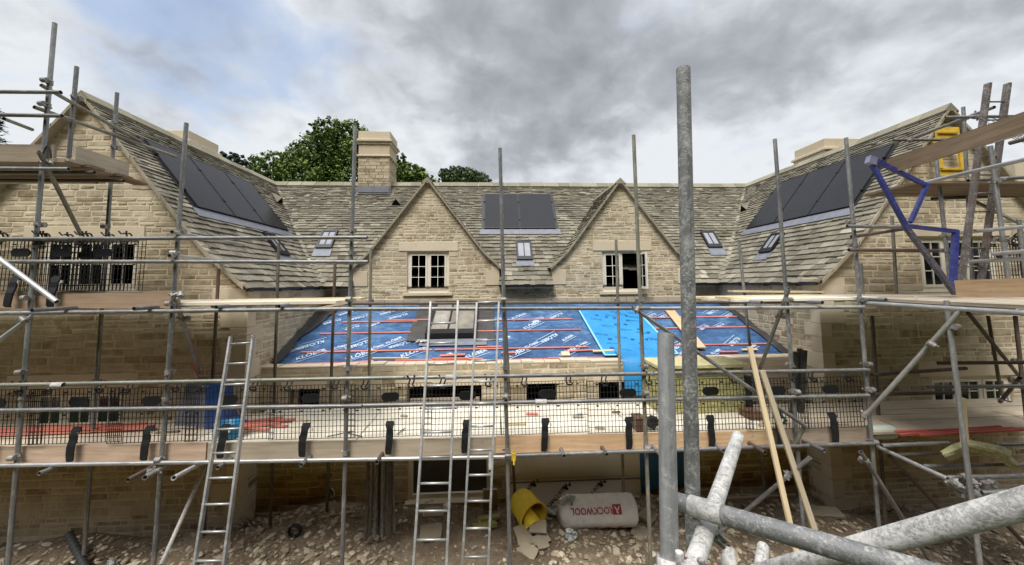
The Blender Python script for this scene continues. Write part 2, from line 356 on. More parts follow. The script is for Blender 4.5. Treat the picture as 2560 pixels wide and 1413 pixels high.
mb.m = [0 if (-14.1 < mb.v[f[0]][0] and mb.v[f[1]][0] < 17.1 and 1.4 < mb.v[f[0]][1] and mb.v[f[2]][1] < 19.1) else 1 for f in mb.f]  # outer faces: unseen dark grass, added to cut light bounced under the decks
tag(mb.build('ground', [EARTH, simple('unseen_dark_grass', (.035, .05, .018), .95, 0, .4, 2, .6, .1, True)], smooth=True), 'bare brown earth strewn with rubble round the house', 'ground', kind='structure')

# loose rubble: uncountable small stones
mb = MB(); random.seed(11)
ICO = [(0, -.53, .85), (0, .53, .85), (0, -.53, -.85), (0, .53, -.85), (.85, 0, .53), (-.85, 0, .53), (.85, 0, -.53), (-.85, 0, -.53), (.53, .85, 0), (-.53, .85, 0), (.53, -.85, 0), (-.53, -.85, 0)]
ICF = [(0, 4, 1), (0, 5, 11), (0, 1, 5), (0, 10, 4), (0, 11, 10), (1, 9, 5), (1, 4, 8), (1, 8, 9), (2, 3, 6), (2, 7, 3), (2, 11, 7), (2, 10, 11), (2, 6, 10), (3, 8, 6), (3, 7, 9), (3, 9, 8), (4, 10, 6), (4, 6, 8), (5, 9, 7), (5, 7, 11)]
def rock(mb, c, s, flat=.5, r=None, stretch=1.6):
    a = rng(0, 6.28); ca, sa = math.cos(a), math.sin(a); st = rng(1, stretch); tx = rng(-.4, .4)
    q = len(mb.v)
    for (x, y, z) in ICO:
        j = rng(.72, 1.15); x, y, z = x * st * j * s, y * j * s, z * flat * j * s
        z += tx * x
        mb.v.append((c[0] + x * ca - y * sa, c[1] + x * sa + y * ca, c[2] + z))
    r = rng(0, 1) if r is None else r
    for f in ICF: mb.face([q + i for i in f], r)
for i in range(12000):
    x = rng(-8.2, 9.2); y = rng(5.3, 7.75)
    if x < -4.5 and y > 7.2: continue
    if x > 6.2 and y > 7.1: continue
    dens = .45
    if -4.4 < x < -1.6: dens = 1.0
    if 1.0 < x < 4.2: dens = .9
    if -1.2 < x < .6: dens = .35
    if rng(0, 1) > dens: continue
    s = min(.09, .010 + abs(random.gauss(0, .020)))
    if -1.4 < x < .6: s *= .6
    rock(mb, (x, y, gz(x, y) + s * .25), s, rng(.35, .7), min(1, max(0, random.gauss(.28 + s * 6.5, .22))))
tag(mb.build('rubble', RUB), 'broken pale stone chips scattered over the earth', 'rubble', kind='stuff')

# ------------------------------------------------------------------ house
HZ, EZ = 3.503, 0.0; RUN = 2.995
LX, RX = -7.452, 9.33                 # ridge lines of the two wings
LW, RW = -4.44, 6.36                  # inner wall faces of the wings
GY = 7.25                             # front of both gables
MY = 10.5                             # main wall
RY = 13.36                            # main ridge
house = thing('stone_house', 'unfinished cream stone house with two gabled wings, slate roofs and a blue covered lean-to', 'house', (1, 10.5, -4.28))
def H(name, mb, mats, par=None, smooth=False): return mb.build(name, mats, par or house, smooth)

def sub_iv(iv, cuts):
    out = [iv]
    for c0, c1 in cuts:
        nx_ = []
        for a, b in out:
            if c1 <= a or c0 >= b: nx_.append((a, b)); continue
            if c0 > a: nx_.append((a, c0))
            if c1 < b: nx_.append((c1, b))
        out = nx_
    return [(a, b) for a, b in out if b - a > .015]
def stone_wall(name, O, u, n, z0, z1, ext, openings=(), seed=1, hmin=.065, hmax=.15, depth=.13, wmin=.13, wmax=.5, quoin=()):
    """coursed rubble: u along the wall, n outward, ext(z)->(s0,s1), openings (s0,s1,z0,z1)"""
    rs = random.Random(seed); O = V(O); u = V(u); n = V(n); mb = MB(); bk = MB()
    def P(s, z, d=0.0): p = O + u * s + n * d; return (p.x, p.y, z)
    zs = sorted(set([z0, z1] + [o[2] for o in openings if z0 < o[2] < z1] + [o[3] for o in openings if z0 < o[3] < z1] + [q for q in quoin]))
    flip = u.cross(V((0, 0, 1))).dot(n) < 0
    for a, b in zip(zs[:-1], zs[1:]):
        z = a
        while z < b - 1e-4:
            h = rs.uniform(hmin, hmax)
            if b - z - h < hmin * .9: h = b - z
            zt = z + h; zm = (z + zt) / 2
            cuts = [(o[0], o[1]) for o in openings if o[2] < zm < o[3]]
            e0, e1, em = ext(z), ext(zt), ext(zm)
            for s0, s1 in sub_iv(em, cuts):
                # mortar backing with true sloping ends
                a0 = e0[0] if abs(s0 - em[0]) < 1e-6 else s0; a1 = e1[0] if abs(s0 - em[0]) < 1e-6 else s0
                b0 = e0[1] if abs(s1 - em[1]) < 1e-6 else s1; b1 = e1[1] if abs(s1 - em[1]) < 1e-6 else s1
                q = [P(a0, z), P(b0, z), P(b1, zt), P(a1, zt)]
                bk.quad(*(q[::-1] if flip else q), rs.random())
                s = s0
                while s < s1 - .01:
                    w_ = rs.uniform(wmin, wmax) * (.7 + h * 3)
                    if s1 - s - w_ < wmin * .7: w_ = s1 - s
                    g = rs.uniform(.006, .019); g2 = rs.uniform(.004, .011) + (rs.uniform(0, .022) if rs.random() < .35 else 0)
                    sa, sb, za, zb = s + g, s + w_ - g, z + g2, zt - g2
                    if w_ > .05:
                        pr = rs.uniform(.002, .011); j = lambda k=.012: rs.uniform(-k, k)
                        m = .010
                        sm = (sa + sb) / 2 + j(.03)
                        base = [P(sa, za), P(sm, za), P(sb, za), P(sb, zb), P(sm, zb), P(sa, zb)]
                        fr = [P(sa + m + j(), za + m + j(.006), pr), P(sm, za + m * .6 + j(.006), pr + j(.004)), P(sb - m + j(), za + m + j(.006), pr), P(sb - m + j(), zb - m + j(.006), pr), P(sm, zb - m * .6 + j(.006), pr + j(.004)), P(sa + m + j(), zb - m + j(.006), pr)]
                        fs = [(6, 7, 10, 11), (7, 8, 9, 10)] + [(i, (i + 1) % 6, 6 + (i + 1) % 6, 6 + i) for i in range(6)]
                        if flip: fs = [f[::-1] for f in fs]
                        mb.add(base + fr, fs, min(1, max(0, rs.gauss(.55, .27))))
                    s += w_
            z = zt
    for (s0, s1, a, b) in openings:                         # reveals
        i = -depth
        for q in ([P(s0, a), P(s0, a, i), P(s0, b, i), P(s0, b)], [P(s1, a), P(s1, b), P(s1, b, i), P(s1, a, i)],
                  [P(s0, b), P(s0, b, i), P(s1, b, i), P(s1, b)], [P(s0, a), P(s1, a), P(s1, a, i), P(s0, a, i)]):
            bk.quad(*q, .5)
    k = len(mb.v); mb.v += bk.v
    for f, r in zip(bk.f, bk.r): mb.f.append(tuple(k + i for i in f)); mb.r.append(r); mb.m.append(1)
    return H(name, mb, [STONE, MORTAR])
def zr(d, H_=HZ, run=RUN, ez=EZ):                           # roof height at horizontal distance d from the ridge: bell-cast foot
    k = run * .76; t1 = (H_ - ez) * .815 / k
    return H_ - d * t1 if d < k else H_ - k * t1 - (d - k) * ((H_ - ez - k * t1) / (run - k))
def dr(z, H_=HZ, run=RUN, ez=EZ):
    k = run * .76; t1 = (H_ - ez) * .815 / k; zk = H_ - k * t1
    return (H_ - z) / t1 if z > zk else k + (zk - z) / ((zk - ez) / (run - k))

# left gable wall
lop = [(-8.08, -6.40, -.07, .90), (-8.02, -6.47, -2.75, -1.79)]
def lext(z): d = min(dr(max(z, 0)) - .0, 3.0); return (LX - d, min(LX + d, LW)) if z < 3.45 else (LX, LX + .01)
stone_wall('gable_wall', (0, GY, 0), (1, 0, 0), (0, -1, 0), -4.6, 3.40, lambda z: (LX - min(3.0, dr(max(z + .04, 0))), LX + min(LW - LX, dr(max(z + .04, 0)))), lop, 3)
rop = [(8.54, 10.2, -.23, .86), (8.50, 10.2, -2.5, -1.89)]
stone_wall('gable_wall', (0, GY - .05, 0), (1, 0, 0), (0, -1, 0), -4.6, 3.40, lambda z: (RX - min(RX - RW, dr(max(z + .04, 0))), RX + min(3.0, dr(max(z + .04, 0)))), rop, 5)
# inner side walls of the wings
stone_wall('side_wall', (LW, GY, 0), (0, 1, 0), (1, 0, 0), -4.6, -.03, lambda z: (0, MY - GY), (), 7)
stone_wall('side_wall', (RW, GY - .05, 0), (0, 1, 0), (-1, 0, 0), -4.6, -.03, lambda z: (0, MY - GY + .05), (), 8)
# main front wall with its two dormer gables
D1, D2, DH, DR = -1.765, 3.61, 2.88, 1.985                  # dormer centres, ridge height, half width
DE = .44                                                    # dormer eaves
def dz(d): return zr(d, DH, DR, DE)
mop = [(-2.305, -1.182, -.225, .90), (3.055, 4.187, -.245, .885)]
stone_wall('front_wall', (0, MY, 0), (1, 0, 0), (0, -1, 0), -4.5, -.06, lambda z: (LW, RW), [(a, b, c, -.06) for a, b, c, d in mop], 9, hmin=.055, hmax=.12, wmax=.42)
for c, s, o in ((D1, 21, mop[0]), (D2, 22, mop[1])):
    def de(z, c=c):
        if z < DE: return (c - 1.94, c + 1.94)
        d = max(.03, min(1.94, dr(z + .05, DH, DR, DE))); return (c - d, c + d)
    stone_wall('dormer_wall', (0, MY, 0), (1, 0, 0), (0, -1, 0), -.06, DH - .10, de, [(o[0], o[1], -.06, o[3])], s, hmin=.055, hmax=.12, wmax=.42)
    # returns of the dormer above the main eaves
    for sgn in (-1, 1):
        mb = MB(); x = c + sgn * 1.94
        mb.quad((x, MY, -.06), (x, MY + .9, -.06), (x, MY + .9, DE + .1), (x, MY, DE + .1), .4)
        H('cheek', mb, MORTAR)
# plain outer and rear walls
mb = MB()
mb.quad((LX - 3, GY, -4.6), (LX - 3, 16.3, -4.6), (LX - 3, 16.3, .05), (LX - 3, GY, .05)); mb.quad((RX + 3, GY, -4.6), (RX + 3, 16.3, -4.6), (RX + 3, 16.3, .05), (RX + 3, GY, .05))
mb.quad((LX - 3, 16.3, -4.6), (RX + 3, 16.3, -4.6), (RX + 3, 16.3, .05), (LX - 3, 16.3, .05))
H('rear_wall', mb, MORTAR)
mb = MB(); mb.quad((LX - 3, GY + .3, -.15), (RX + 3, GY + .3, -.15), (RX + 3, 16.3, -.15), (LX - 3, 16.3, -.15)); H('upper_floor', mb, DARK) if False else None

# dressed stone: quoins, lintels, string course
def blocks(name, bl, mat=ASHLAR):
    mb = MB()
    for lo, hi in bl: mb.box(lo, hi, rng(0, 1))
    o = H(name, mb, mat); bv = o.modifiers.new('bevel', 'BEVEL'); bv.width = .006; bv.segments = 1; return o
random.seed(5)
def quoins(x, y, zlo, zhi, dx, dy=1, pr=.024, big=.42, small=.24):
    bl = []; z = zlo; k = 0
    while z < zhi - .08:
        h = min(rng(.24, .34), zhi - z)
        a, b = (big, small) if k % 2 else (small, big); a += rng(-.05, .05); b += rng(-.05, .05)
        x0, x1 = sorted((x - dx * a, x + dx * pr)); bl.append(((x0, y - pr, z), (x1, y + b, z + h - .006))); z += h; k += 1
    return bl
blocks('quoins', quoins(LW, GY, -4.6, -.36, 1) + [((LW - .62, GY - .026, -.35), (LW + .028, GY + .3, -.04))])
blocks('quoins', quoins(RW, GY - .05, -4.6, -.40, -1) + [((RW - .03, GY - .076, -.39), (RW + .52, GY + .3, .05))])
for c in (D1, D2):
    for s in (-1, 1):
        bl = []
        x = c + s * 1.94; x0, x1 = sorted((x - s * .36, x + s * .02)); bl.append(((x0, MY - .026, -.04), (x1, MY + .3, .36)))
        x0, x1 = sorted((x - s * .2, x + s * .018)); bl.append(((x0, MY - .022, .355), (x1, MY + .3, .47)))
        blocks('quoins', bl)
def lintel(x0, x1, z0, z1, y): return blocks('lintel', [((x0, y - .025, z0), (x1, y + .10, z1))])
lintel(-2.534, -.933, .903, 1.152, MY); lintel(2.797, 4.461, .888, 1.155, MY)
lintel(-8.36, -6.30, .903, 1.105, GY); lintel(-8.41, -6.24, -1.787, -1.52, GY)
lintel(8.36, 10.5, .863, 1.085, GY - .05); lintel(8.26, 10.45, -1.887, -1.61, GY - .05)
bl = []; x = LW + .03                                       # string course of squared stones over the lean-to
while x < RW - .1:
    w_ = min(rng(.28, .5), RW - .03 - x); bl.append(((x, MY - .035, -.60), (x + w_ - .008, MY + .02, -.40))); x += w_
blocks('string_course', bl, stone_mat('string_stone', [(0, (.36, .31, .22)), (1, (.50, .43, .32))], 8, (.8, 1.1), .3))

# ------------------------------------------------------------------ windows
def window(x0, x1, z0, z1, y, lights, cols=2, rows=3, label=None, openl=None, sill=True):
    """frame in the reveal; parts: frame mesh itself, casements (with bars), panes, sill"""
    yf = y + .055
    fb = MB(); t = .07
    fb.box((x0, yf, z0), (x0 + t, yf + .07, z1)); fb.box((x1 - t, yf, z0), (x1, yf + .07, z1))
    fb.box((x0 + t, yf, z1 - t), (x1 - t, yf + .07, z1)); fb.box((x0 + t, yf, z0), (x1 - t, yf + .07, z0 + t))
    iw = (x1 - x0 - 2 * t); lw = (iw - (lights - 1) * .05) / lights
    for k in range(1, lights):
        xm = x0 + t + k * lw + (k - 1) * .05; fb.box((xm, yf + .002, z0 + t), (xm + .05, yf + .068, z1 - t))
    win = fb.build('window', WHITEF, house)
    if label: win['label'] = label
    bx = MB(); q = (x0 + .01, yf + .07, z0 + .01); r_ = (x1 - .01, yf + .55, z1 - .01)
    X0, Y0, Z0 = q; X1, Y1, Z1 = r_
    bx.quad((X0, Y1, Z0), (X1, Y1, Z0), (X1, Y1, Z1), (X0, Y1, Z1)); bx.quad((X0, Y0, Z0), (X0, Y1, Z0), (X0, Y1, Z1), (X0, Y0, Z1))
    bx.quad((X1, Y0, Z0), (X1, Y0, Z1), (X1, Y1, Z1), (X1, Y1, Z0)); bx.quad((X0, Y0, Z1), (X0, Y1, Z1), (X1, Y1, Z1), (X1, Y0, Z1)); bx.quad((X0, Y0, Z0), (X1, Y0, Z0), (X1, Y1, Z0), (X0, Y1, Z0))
    bx.build('dark_room_box', DARK, win)  # near-black box stands in for the unlit room behind the window
    for k in range(lights):
        a = x0 + t + k * (lw + .05); b = a + lw; c0, c1 = z0 + t, z1 - t
        cb = MB(); s = .05; y0 = yf - .012; y1 = yf + .035
        def cbx(lo, hi): cb.box(lo, hi)
        cbx((a + .003, y0, c0 + .003), (a + s, y1, c1 - .003)); cbx((b - s, y0, c0 + .003), (b - .003, y1, c1 - .003))
        cbx((a + s, y0, c1 - s), (b - s, y1, c1 - .003)); cbx((a + s, y0, c0 + .003), (b - s, y1, c0 + s + .01))
        g = .018
        for i in range(1, cols): xm = a + s + (lw - 2 * s) * i / cols; cbx((xm - g / 2, y0 + .006, c0 + s + .01), (xm + g / 2, y1 - .01, c1 - s))
        for i in range(1, rows): zm = c0 + s + (c1 - c0 - 2 * s) * i / rows; cbx((a + s, y0 + .008, zm - g / 2), (b - s, y1 - .012, zm + g / 2))
        pb = MB(); pb.box((a + s, yf + .012, c0 + s), (b - s, yf + .018, c1 - s))
        if openl == k:                                   # swung outwards on its right-hand hinge
            ang = rad(97); hx, hy = b - .003, y0
            for m_ in (cb, pb):
                nv = []
                for (X, Y_, Z) in m_.v:
                    dx, dy = X - hx, Y_ - hy; nv.append((hx + dx * math.cos(ang) - dy * math.sin(ang), hy + dx * math.sin(ang) + dy * math.cos(ang), Z))
                m_.v = nv
        cs = cb.build('casement', WHITEF, win); pb.build('pane', GLASS, win)
        if openl == k: cs['label'] = 'casement swung open outwards'
    if sill:
        sb = MB(); sb.box((x0 - .1, y - .06, z0 - .085), (x1 + .1, y + .12, z0 - .001)); so = sb.build('sill', ASHLAR, win); bv = so.modifiers.new('bevel', 'BEVEL'); bv.width = .008
    return win
window(-2.305, -1.182, -.225, .90, MY, 2)
window(3.055, 4.187, -.245, .885, MY, 2, label='window with its right casement open', openl=1)
window(-8.08, -6.40, -.07, .90, GY, 3, 2, 2)
window(-8.02, -6.47, -2.75, -1.79, GY, 3, 2, 3)
window(8.54, 10.2, -.23, .86, GY - .05, 3, 2, 3)
window(8.50, 10.2, -2.5, -1.89, GY - .05, 3, 2, 2)

# ------------------------------------------------------------------ slate roofs
def slate_roof(name, fp, ext, d0, d1, seed, gb=.20, gt=.08, zf=zr):
    """fp(s, d, h) -> point on the slope; courses run from the eaves (d1) to the ridge (d0)"""
    rs = random.Random(seed); mb = MB(); N_ = 60
    ds = [d0 + (d1 - d0) * i / N_ for i in range(N_ + 1)]
    ln = [0]
    for a, b in zip(ds[:-1], ds[1:]): ln.append(ln[-1] + math.hypot(b - a, zf(b) - zf(a)))
    tot = ln[-1]
    def d_at(l):                                    # l = slope distance up from the eaves
        q = tot - l
        for i in range(N_):
            if ln[i + 1] >= q or i == N_ - 1:
                return ds[i] + (ds[i + 1] - ds[i]) * (q - ln[i]) / (ln[i + 1] - ln[i])
    l = 0
    while l < tot - .03:
        g = gb + (gt - gb) * min(1, l / tot * 1.25); L1 = min(tot, l + g * 1.25)
        dm = d_at(min(tot, l + g * .5)); ee = ext(dm); ee = ee if isinstance(ee, list) else [ee]
        for e0, e1 in ee:
         s = e0 - rs.uniform(0, .1)
         while s < e1:
            w_ = rs.uniform(.7, 1.9) * (.09 + g * .6)
            a, b = max(s, e0), min(s + w_, e1)
            if b - a > .03:
                jt = rs.uniform(-.011, .011) * (g / .15); th = rs.uniform(.020, .036) * (1 if g > .13 else .85); lift = rs.uniform(.006, .018)
                la = l + jt; db, dt = d_at(max(0, la)) if la >= 0 else d1 - la * .7, d_at(min(tot, L1))
                if la < 0: db = d1 + (-la) * .7
                k1 = rs.uniform(-.006, .006); kk = rs.uniform(-.008, .008)
                vs = [fp(a + .002, db, lift), fp(b - .002, db + kk, lift), fp(b - .002, db + kk, lift + th), fp(a + .002, db, lift + th + k1), fp(b - .002, dt, .004), fp(a + .002, dt, .004 + k1 * .5)]
                mb.add(vs, [(0, 1, 2, 3), (3, 2, 4, 5), (0, 3, 5), (1, 4, 2)], min(1, max(0, rs.gauss(.5, .20))))
            s += w_
        l += g
    # dark sheet added under the slates to block light
    for i in range(0, N_, 4):
        a, b = ds[i], ds[i + 4]; ea, eb = ext(a), ext(b); ea = ea if isinstance(ea, list) else [ea]; eb = eb if isinstance(eb, list) else [eb]
        if len(ea) != len(eb): ea = eb = (ea if len(ea) > len(eb) else eb)
        for p, q in zip(ea, eb): mb.quad(fp(p[0], a, -.02), fp(p[1], a, -.02), fp(q[1], b, -.02), fp(q[0], b, -.02), .0)
    return H(name, mb, SLATE)
OV = .14                                              # verge overhang in front of the gables
slate_roof('roof', lambda s, d, h: (LX + d + h * .76, s, zr(d) + h * .65), lambda d: (GY - OV, RY - (RUN - (RUN - d)) if False else RY - d + .02), .02, RUN + .06, 31)
slate_roof('roof', lambda s, d, h: (RX - d - h * .76, s, zr(d) + h * .65), lambda d: (GY - .05 - OV, RY - d + .02), .02, RUN + .06, 32)
slate_roof('roof', lambda s, d, h: (s, RY - d - h * .76, zr(d) + h * .65), lambda d: (LX + d - .02, RX - d + .02) if RY - d > MY + .25 else [(LX + d - .02, D1 - 1.95), (D1 + 1.95, D2 - 1.95), (D2 + 1.95, RX - d + .02)], .02, RUN + .06, 33)
slate_roof('roof', lambda s, d, h: (LX - d - h * .76, s, zr(d) + h * .65), lambda d: (GY - OV, 16.3), .02, RUN + .12, 34, .3, .2)
slate_roof('roof', lambda s, d, h: (RX + d + h * .76, s, zr(d) + h * .65), lambda d: (GY - .05 - OV, 16.3), .02, RUN + .12, 35, .3, .2)
slate_roof('roof', lambda s, d, h: (s, RY + d + h * .76, zr(d) + h * .65), lambda d: (LX - d, RX + d), .02, RUN + .12, 36, .4, .3)
for c, s0 in ((D1, 41), (D2, 45)):
    for sg in (-1, 1):
        slate_roof('dormer_roof', lambda s, d, h, c=c, sg=sg: (c + sg * (d + h * .76), s, dz(d) + h * .65), lambda d: (MY - .10, RY - dr(dz(d)) + .10), .02, DR + .05, s0 + sg, .17, .085, dz)
# valleys are swept in slate on the real roof: short cut slates turning the corner
def valley(xf, seed, sg):
    rs = random.Random(seed); mb = MB(); d = RUN
    while d > .12:
        g = .20 - .11 * (1 - d / RUN)
        for k in (-1, 0, 1):
            w_ = .13 + .03 * d
            cx_, cy_ = xf(d), RY - d
            # a slate facing half way between both slopes
            c0 = V((cx_ + sg * k * w_ * .62, cy_ - abs(0) + k * w_ * -.0, zr(d))); 
            t = V((sg * -1, 1, 0)).normalized(); ac = V((sg * 1, 1, 0)).normalized()
            c = V((cx_, cy_, zr(d) + .045)) + ac * (k * w_) * .0
            p = c + V((sg * k * w_ * (1 if k > 0 else 0), k * w_ * (0 if k > 0 else 1) * 1.0, 0)) if False else c + ac * (k * w_ * .7)
            up = t * g * .8 + V((0, 0, g * 1.05)); z_ = .015 + (.02 if k == 0 else .012)
            hw = ac * w_ * .36
            p = V((p.x, p.y, 0)); hz = lambda q: max(zr(RY - q.y) if q.y < RY else HZ, zr(abs((LX if sg > 0 else RX) - q.x)))
            vs = []
            for q in (p - hw, p + hw, p + hw + t * g * .8, p - hw + t * g * .8): vs.append(V((q.x, q.y, hz(q) + z_)))
            vs[2].z -= .012; vs[3].z -= .012
            lo = [v_ - V((0, 0, .03)) for v_ in vs[:2]]
            mb.add(vs + lo, [(0, 1, 2, 3), (4, 5, 1, 0)], min(1, max(0, rs.gauss(.55, .25))))
        d -= g * .68
    return H('valley', mb, SLATE)
valley(lambda d: LX + d, 51, 1); valley(lambda d: RX - d, 52, -1)
# verges: pale bedded edge following each gable
def verge(fx, zf, run, y, sg, ov=.05, w_=.13, th=.05):
    mb = MB(); n_ = 26; rs = random.Random(int(fx * 100))
    pts = [(fx + sg * run * i / n_, zf(run * i / n_)) for i in range(n_ + 1)]
    for (xa, za), (xb, zb) in zip(pts[:-1], pts[1:]):
        o = rs.uniform(-.006, .006); t = .022 + rs.uniform(0, .01)
        a0, b0 = V((xa, y + o, za - th)), V((xb, y + o, zb - th)); a1, b1 = V((xa, y + o, za + t)), V((xb, y + o, zb + t))
        e = V((0, w_, 0)); mb.quad(a0, b0, b1, a1, rs.random()); mb.quad(a1, b1, b1 + e, a1 + e, rs.random()); mb.quad(a0, a0 + e, b0 + e, b0, rs.random())
    return H('verge', mb, VERGE)
for c, y in ((LX, GY - OV - .02), (RX, GY - .05 - OV - .02)):
    for sg in (-1, 1): verge(c, zr, RUN + .02, y, sg, w_=.16)
for c in (D1, D2):
    for sg in (-1, 1): verge(c, dz, DR + .03, MY - .12, sg, w_=.12, th=.045)
# ridges
def ridge(name, a, b, across, z, step=.46):
    a, b = V(a), V(b); n_ = int((b - a).length / step); mb = MB(); u = (b - a) / n_; ac = V(across); rs = random.Random(n_)
    for i in range(n_):
        p, q = a + u * i, a + u * (i + 1) * 1 - u * .035; r = rs.random(); dz_ = V((0, 0, rs.uniform(0, .012)))
        for s in (-1, 1):
            o = ac * s
            v0, v1, v2, v3 = p + dz_, q + dz_, q + o * .16 - V((0, 0, .17)) + dz_, p + o * .16 - V((0, 0, .17)) + dz_
            mb.quad(v0, v1, v2, v3, r); mb.quad(v3, v2, v2 - o * .03 - V((0, 0, .05)), v3 - o * .03 - V((0, 0, .05)), r)
        mb.add([p + dz_, p + ac * .16 - V((0, 0, .17)) + dz_, p - ac * .16 - V((0, 0, .17)) + dz_], [(0, 2, 1)], r)
        # pale joint
        for s in (-1, 1):
            o = ac * s; p2 = a + u * (i + 1); mb.quad(q - V((0, 0, .012)), p2 - V((0, 0, .012)), p2 + o * .15 - V((0, 0, .172)), q + o * .15 - V((0, 0, .172)), .5, 1)
    return H(name, mb, [RIDGE, ASHLAR])
ridge('ridge_tiles', (LX, RY, HZ + .07), (RX, RY, HZ + .07), (0, 1, 0), 0)
ridge('ridge_tiles', (LX, GY - OV - .02, HZ + .07), (LX, RY, HZ + .07), (1, 0, 0), 0)
ridge('ridge_tiles', (RX, GY - .05 - OV - .02, HZ + .07), (RX, RY, HZ + .07), (1, 0, 0), 0)
for c in (D1, D2): ridge('ridge_tiles', (c, MY - .12, DH + .05), (c, RY - dr(DH) - .05, DH + .05), (1, 0, 0), 0, .35)
# gutters
def gutter(a, b):
    mb = MB(); a, b = V(a), V(b); d = (b - a).normalized(); o = d.cross(V((0, 0, 1))); n_ = 8; R = .058
    P_ = lambda p, t: p + o * (math.cos(t) * R) + V((0, 0, -math.sin(t) * R))
    for i in range(n_):
        t0, t1 = math.pi * i / n_, math.pi * (i + 1) / n_
        mb.quad(P_(a, t0), P_(b, t0), P_(b, t1), P_(a, t1)); 
    mb.add([P_(a, math.pi * i / n_) for i in range(n_ + 1)], [tuple(range(n_ + 1))]); mb.add([P_(b, math.pi * i / n_) for i in range(n_ + 1)], [tuple(range(n_ + 1))])
    k = 0
    while k < (b - a).length:                              # brackets
        p = a + d * k; mb.obox(p + V((0, 0, -.05)), d * .012, o * .064, V((0, 0, .02))); k += .9
    return H('gutter', mb, DARKGUT)
GZ = EZ - .035
gutter((LX + RUN + .10, GY - .10, GZ), (LX + RUN + .10, RY - RUN - .1, GZ)); gutter((LX + RUN + .10, RY - RUN - .12, GZ), (D1 - 1.96, RY - RUN - .12, GZ))
gutter((D1 + 1.96, RY - RUN - .12, GZ), (D2 - 1.96, RY - RUN - .12, GZ)); gutter((D2 + 1.96, RY - RUN - .12, GZ), (RX - RUN - .10, RY - RUN - .12, GZ))
gutter((RX - RUN - .10, RY - RUN - .12, GZ), (RX - RUN - .10, GY - .15, GZ))
for x0, x1, y in ((LX + RUN + .05, D1 - 1.94, 0), (D1 + 1.94, D2 - 1.94, 0), (D2 + 1.94, RX - RUN - .05, 0)):
    mb = MB(); mb.box((x0, MY - .15, -.075), (x1, MY + .02, -.03)); H('soffit', mb, DARKGUT)

# frames of reference on the slopes: q = slope distance from the ridge, s = along the eaves
SL = math.hypot(RUN * .76, HZ * .815)
def on_main(s, q, h=0): d = q * RUN * .76 / SL; return V((s, RY - d - h * .79, zr(d) + h * .61))
def on_left(s, q, h=0): d = q * RUN * .76 / SL; return V((LX + d + h * .79, s, zr(d) + h * .61))
def on_right(s, q, h=0): d = q * RUN * .76 / SL; return V((RX - d - h * .79, s, zr(d) + h * .61))
def q_at(on, u, v):                                    # slope coordinates of the point seen at (u, v)
    p0 = on(0, 0); n_ = (on(0, 0, 1) - p0); p = AP(u, v, p0, n_); e = on(1, 0) - p0; g = on(0, 1) - p0
    return ((p - p0).dot(e), (p - p0).dot(g))
def slab(mb, on, s0, s1, q0, q1, h0, h1, r=.5, m=0):
    P_ = [on(s, q, h) for h in (h0, h1) for (s, q) in ((s0, q0), (s1, q0), (s1, q1), (s0, q1))]
    mb.add(P_, [(0, 3, 2, 1), (4, 5, 6, 7), (0, 1, 5, 4), (1, 2, 6, 5), (2, 3, 7, 6), (3, 0, 4, 7)], r, m)
def solar(on, s0, q0, w_, h_, n_, label):
    hb = .075
    ap = MB(); slab(ap, on, s0 - .12, s0 + n_ * w_ + .12, q0 + h_ + .02, q0 + h_ + .24, .035, .045)
    slab(ap, on, s0 - .07, s0 + n_ * w_ + .07, q0 - .08, q0 + h_ + .03, .03, .04, .5, 1)
    a = ap.build('lead_apron', [LEAD, SFRAME], house)
    for i in range(n_):
        a0, a1 = s0 + i * w_ + .012, s0 + (i + 1) * w_ - .012
        gb = MB(); slab(gb, on, a0 + .012, a1 - .012, q0 + .012, q0 + h_ - .03, .05, hb)
        g = gb.build('solar_panel', SOLAR, house); g['label'] = label
        fb = MB()
        for c in ((a0, a0 + .012, q0, q0 + h_), (a1 - .012, a1, q0, q0 + h_), (a0 + .012, a1 - .012, q0, q0 + .012), (a0 + .012, a1 - .012, q0 + h_ - .03, q0 + h_)):
            slab(fb, on, *c, .045, hb + .004)
        fb.build('frame', SFRAME, g)
        for qq in (q0 + h_ * .2, q0 + h_ * .72):
            for sa in ((a0 - .03, a0 + .02),) + (((a1 - .02, a1 + .03),) if i == n_ - 1 else ()): cb = MB(); slab(cb, on, sa[0], sa[1], qq, qq + .06, .05, hb + .018); cb.build('clamp', SFRAME, g)
solar(on_left, 7.81, .74, 1.137, 1.77, 3, 'black solar panel on the left wing roof')
solar(on_right, 7.75, .71, 1.137, 1.78, 3, 'black solar panel on the right wing roof')
solar(on_main, -.25, .65, 1.137, 1.68, 2, 'black solar panel in the middle of the main roof')
def skylight(on, s0, s1, q0, q1, label):
    ap = MB(); slab(ap, on, s0 - .03, s1 + .03, q1, q1 + .30, .035, .05)
    fb = MB(); t = .05; h1 = .10
    for c in ((s0, s0 + t, q0, q1), (s1 - t, s1, q0, q1), (s0 + t, s1 - t, q0, q0 + t), (s0 + t, s1 - t, q1 - .13, q1)): slab(fb, on, *c, .03, h1)
    m_ = (s0 + s1) / 2; slab(fb, on, m_ - .013, m_ + .013, q0 + t, q1 - .13, .06, h1 - .01)
    f = fb.build('skylight', SFRAME, house); f['label'] = label
    ap.build('lead_flashing', LEAD, f)
    pb = MB(); slab(pb, on, s0 + t, m_ - .013, q0 + t, q1 - .13, .06, .075); slab(pb, on, m_ + .013, s1 - t, q0 + t, q1 - .13, .06, .075); pb.build('pane', SKYG, f)
s, q = q_at(on_main, 810, 583); s2, q2 = q_at(on_main, 786, 627); skylight(on_main, s, s + .45, q, q2, 'small skylight beside the left valley')
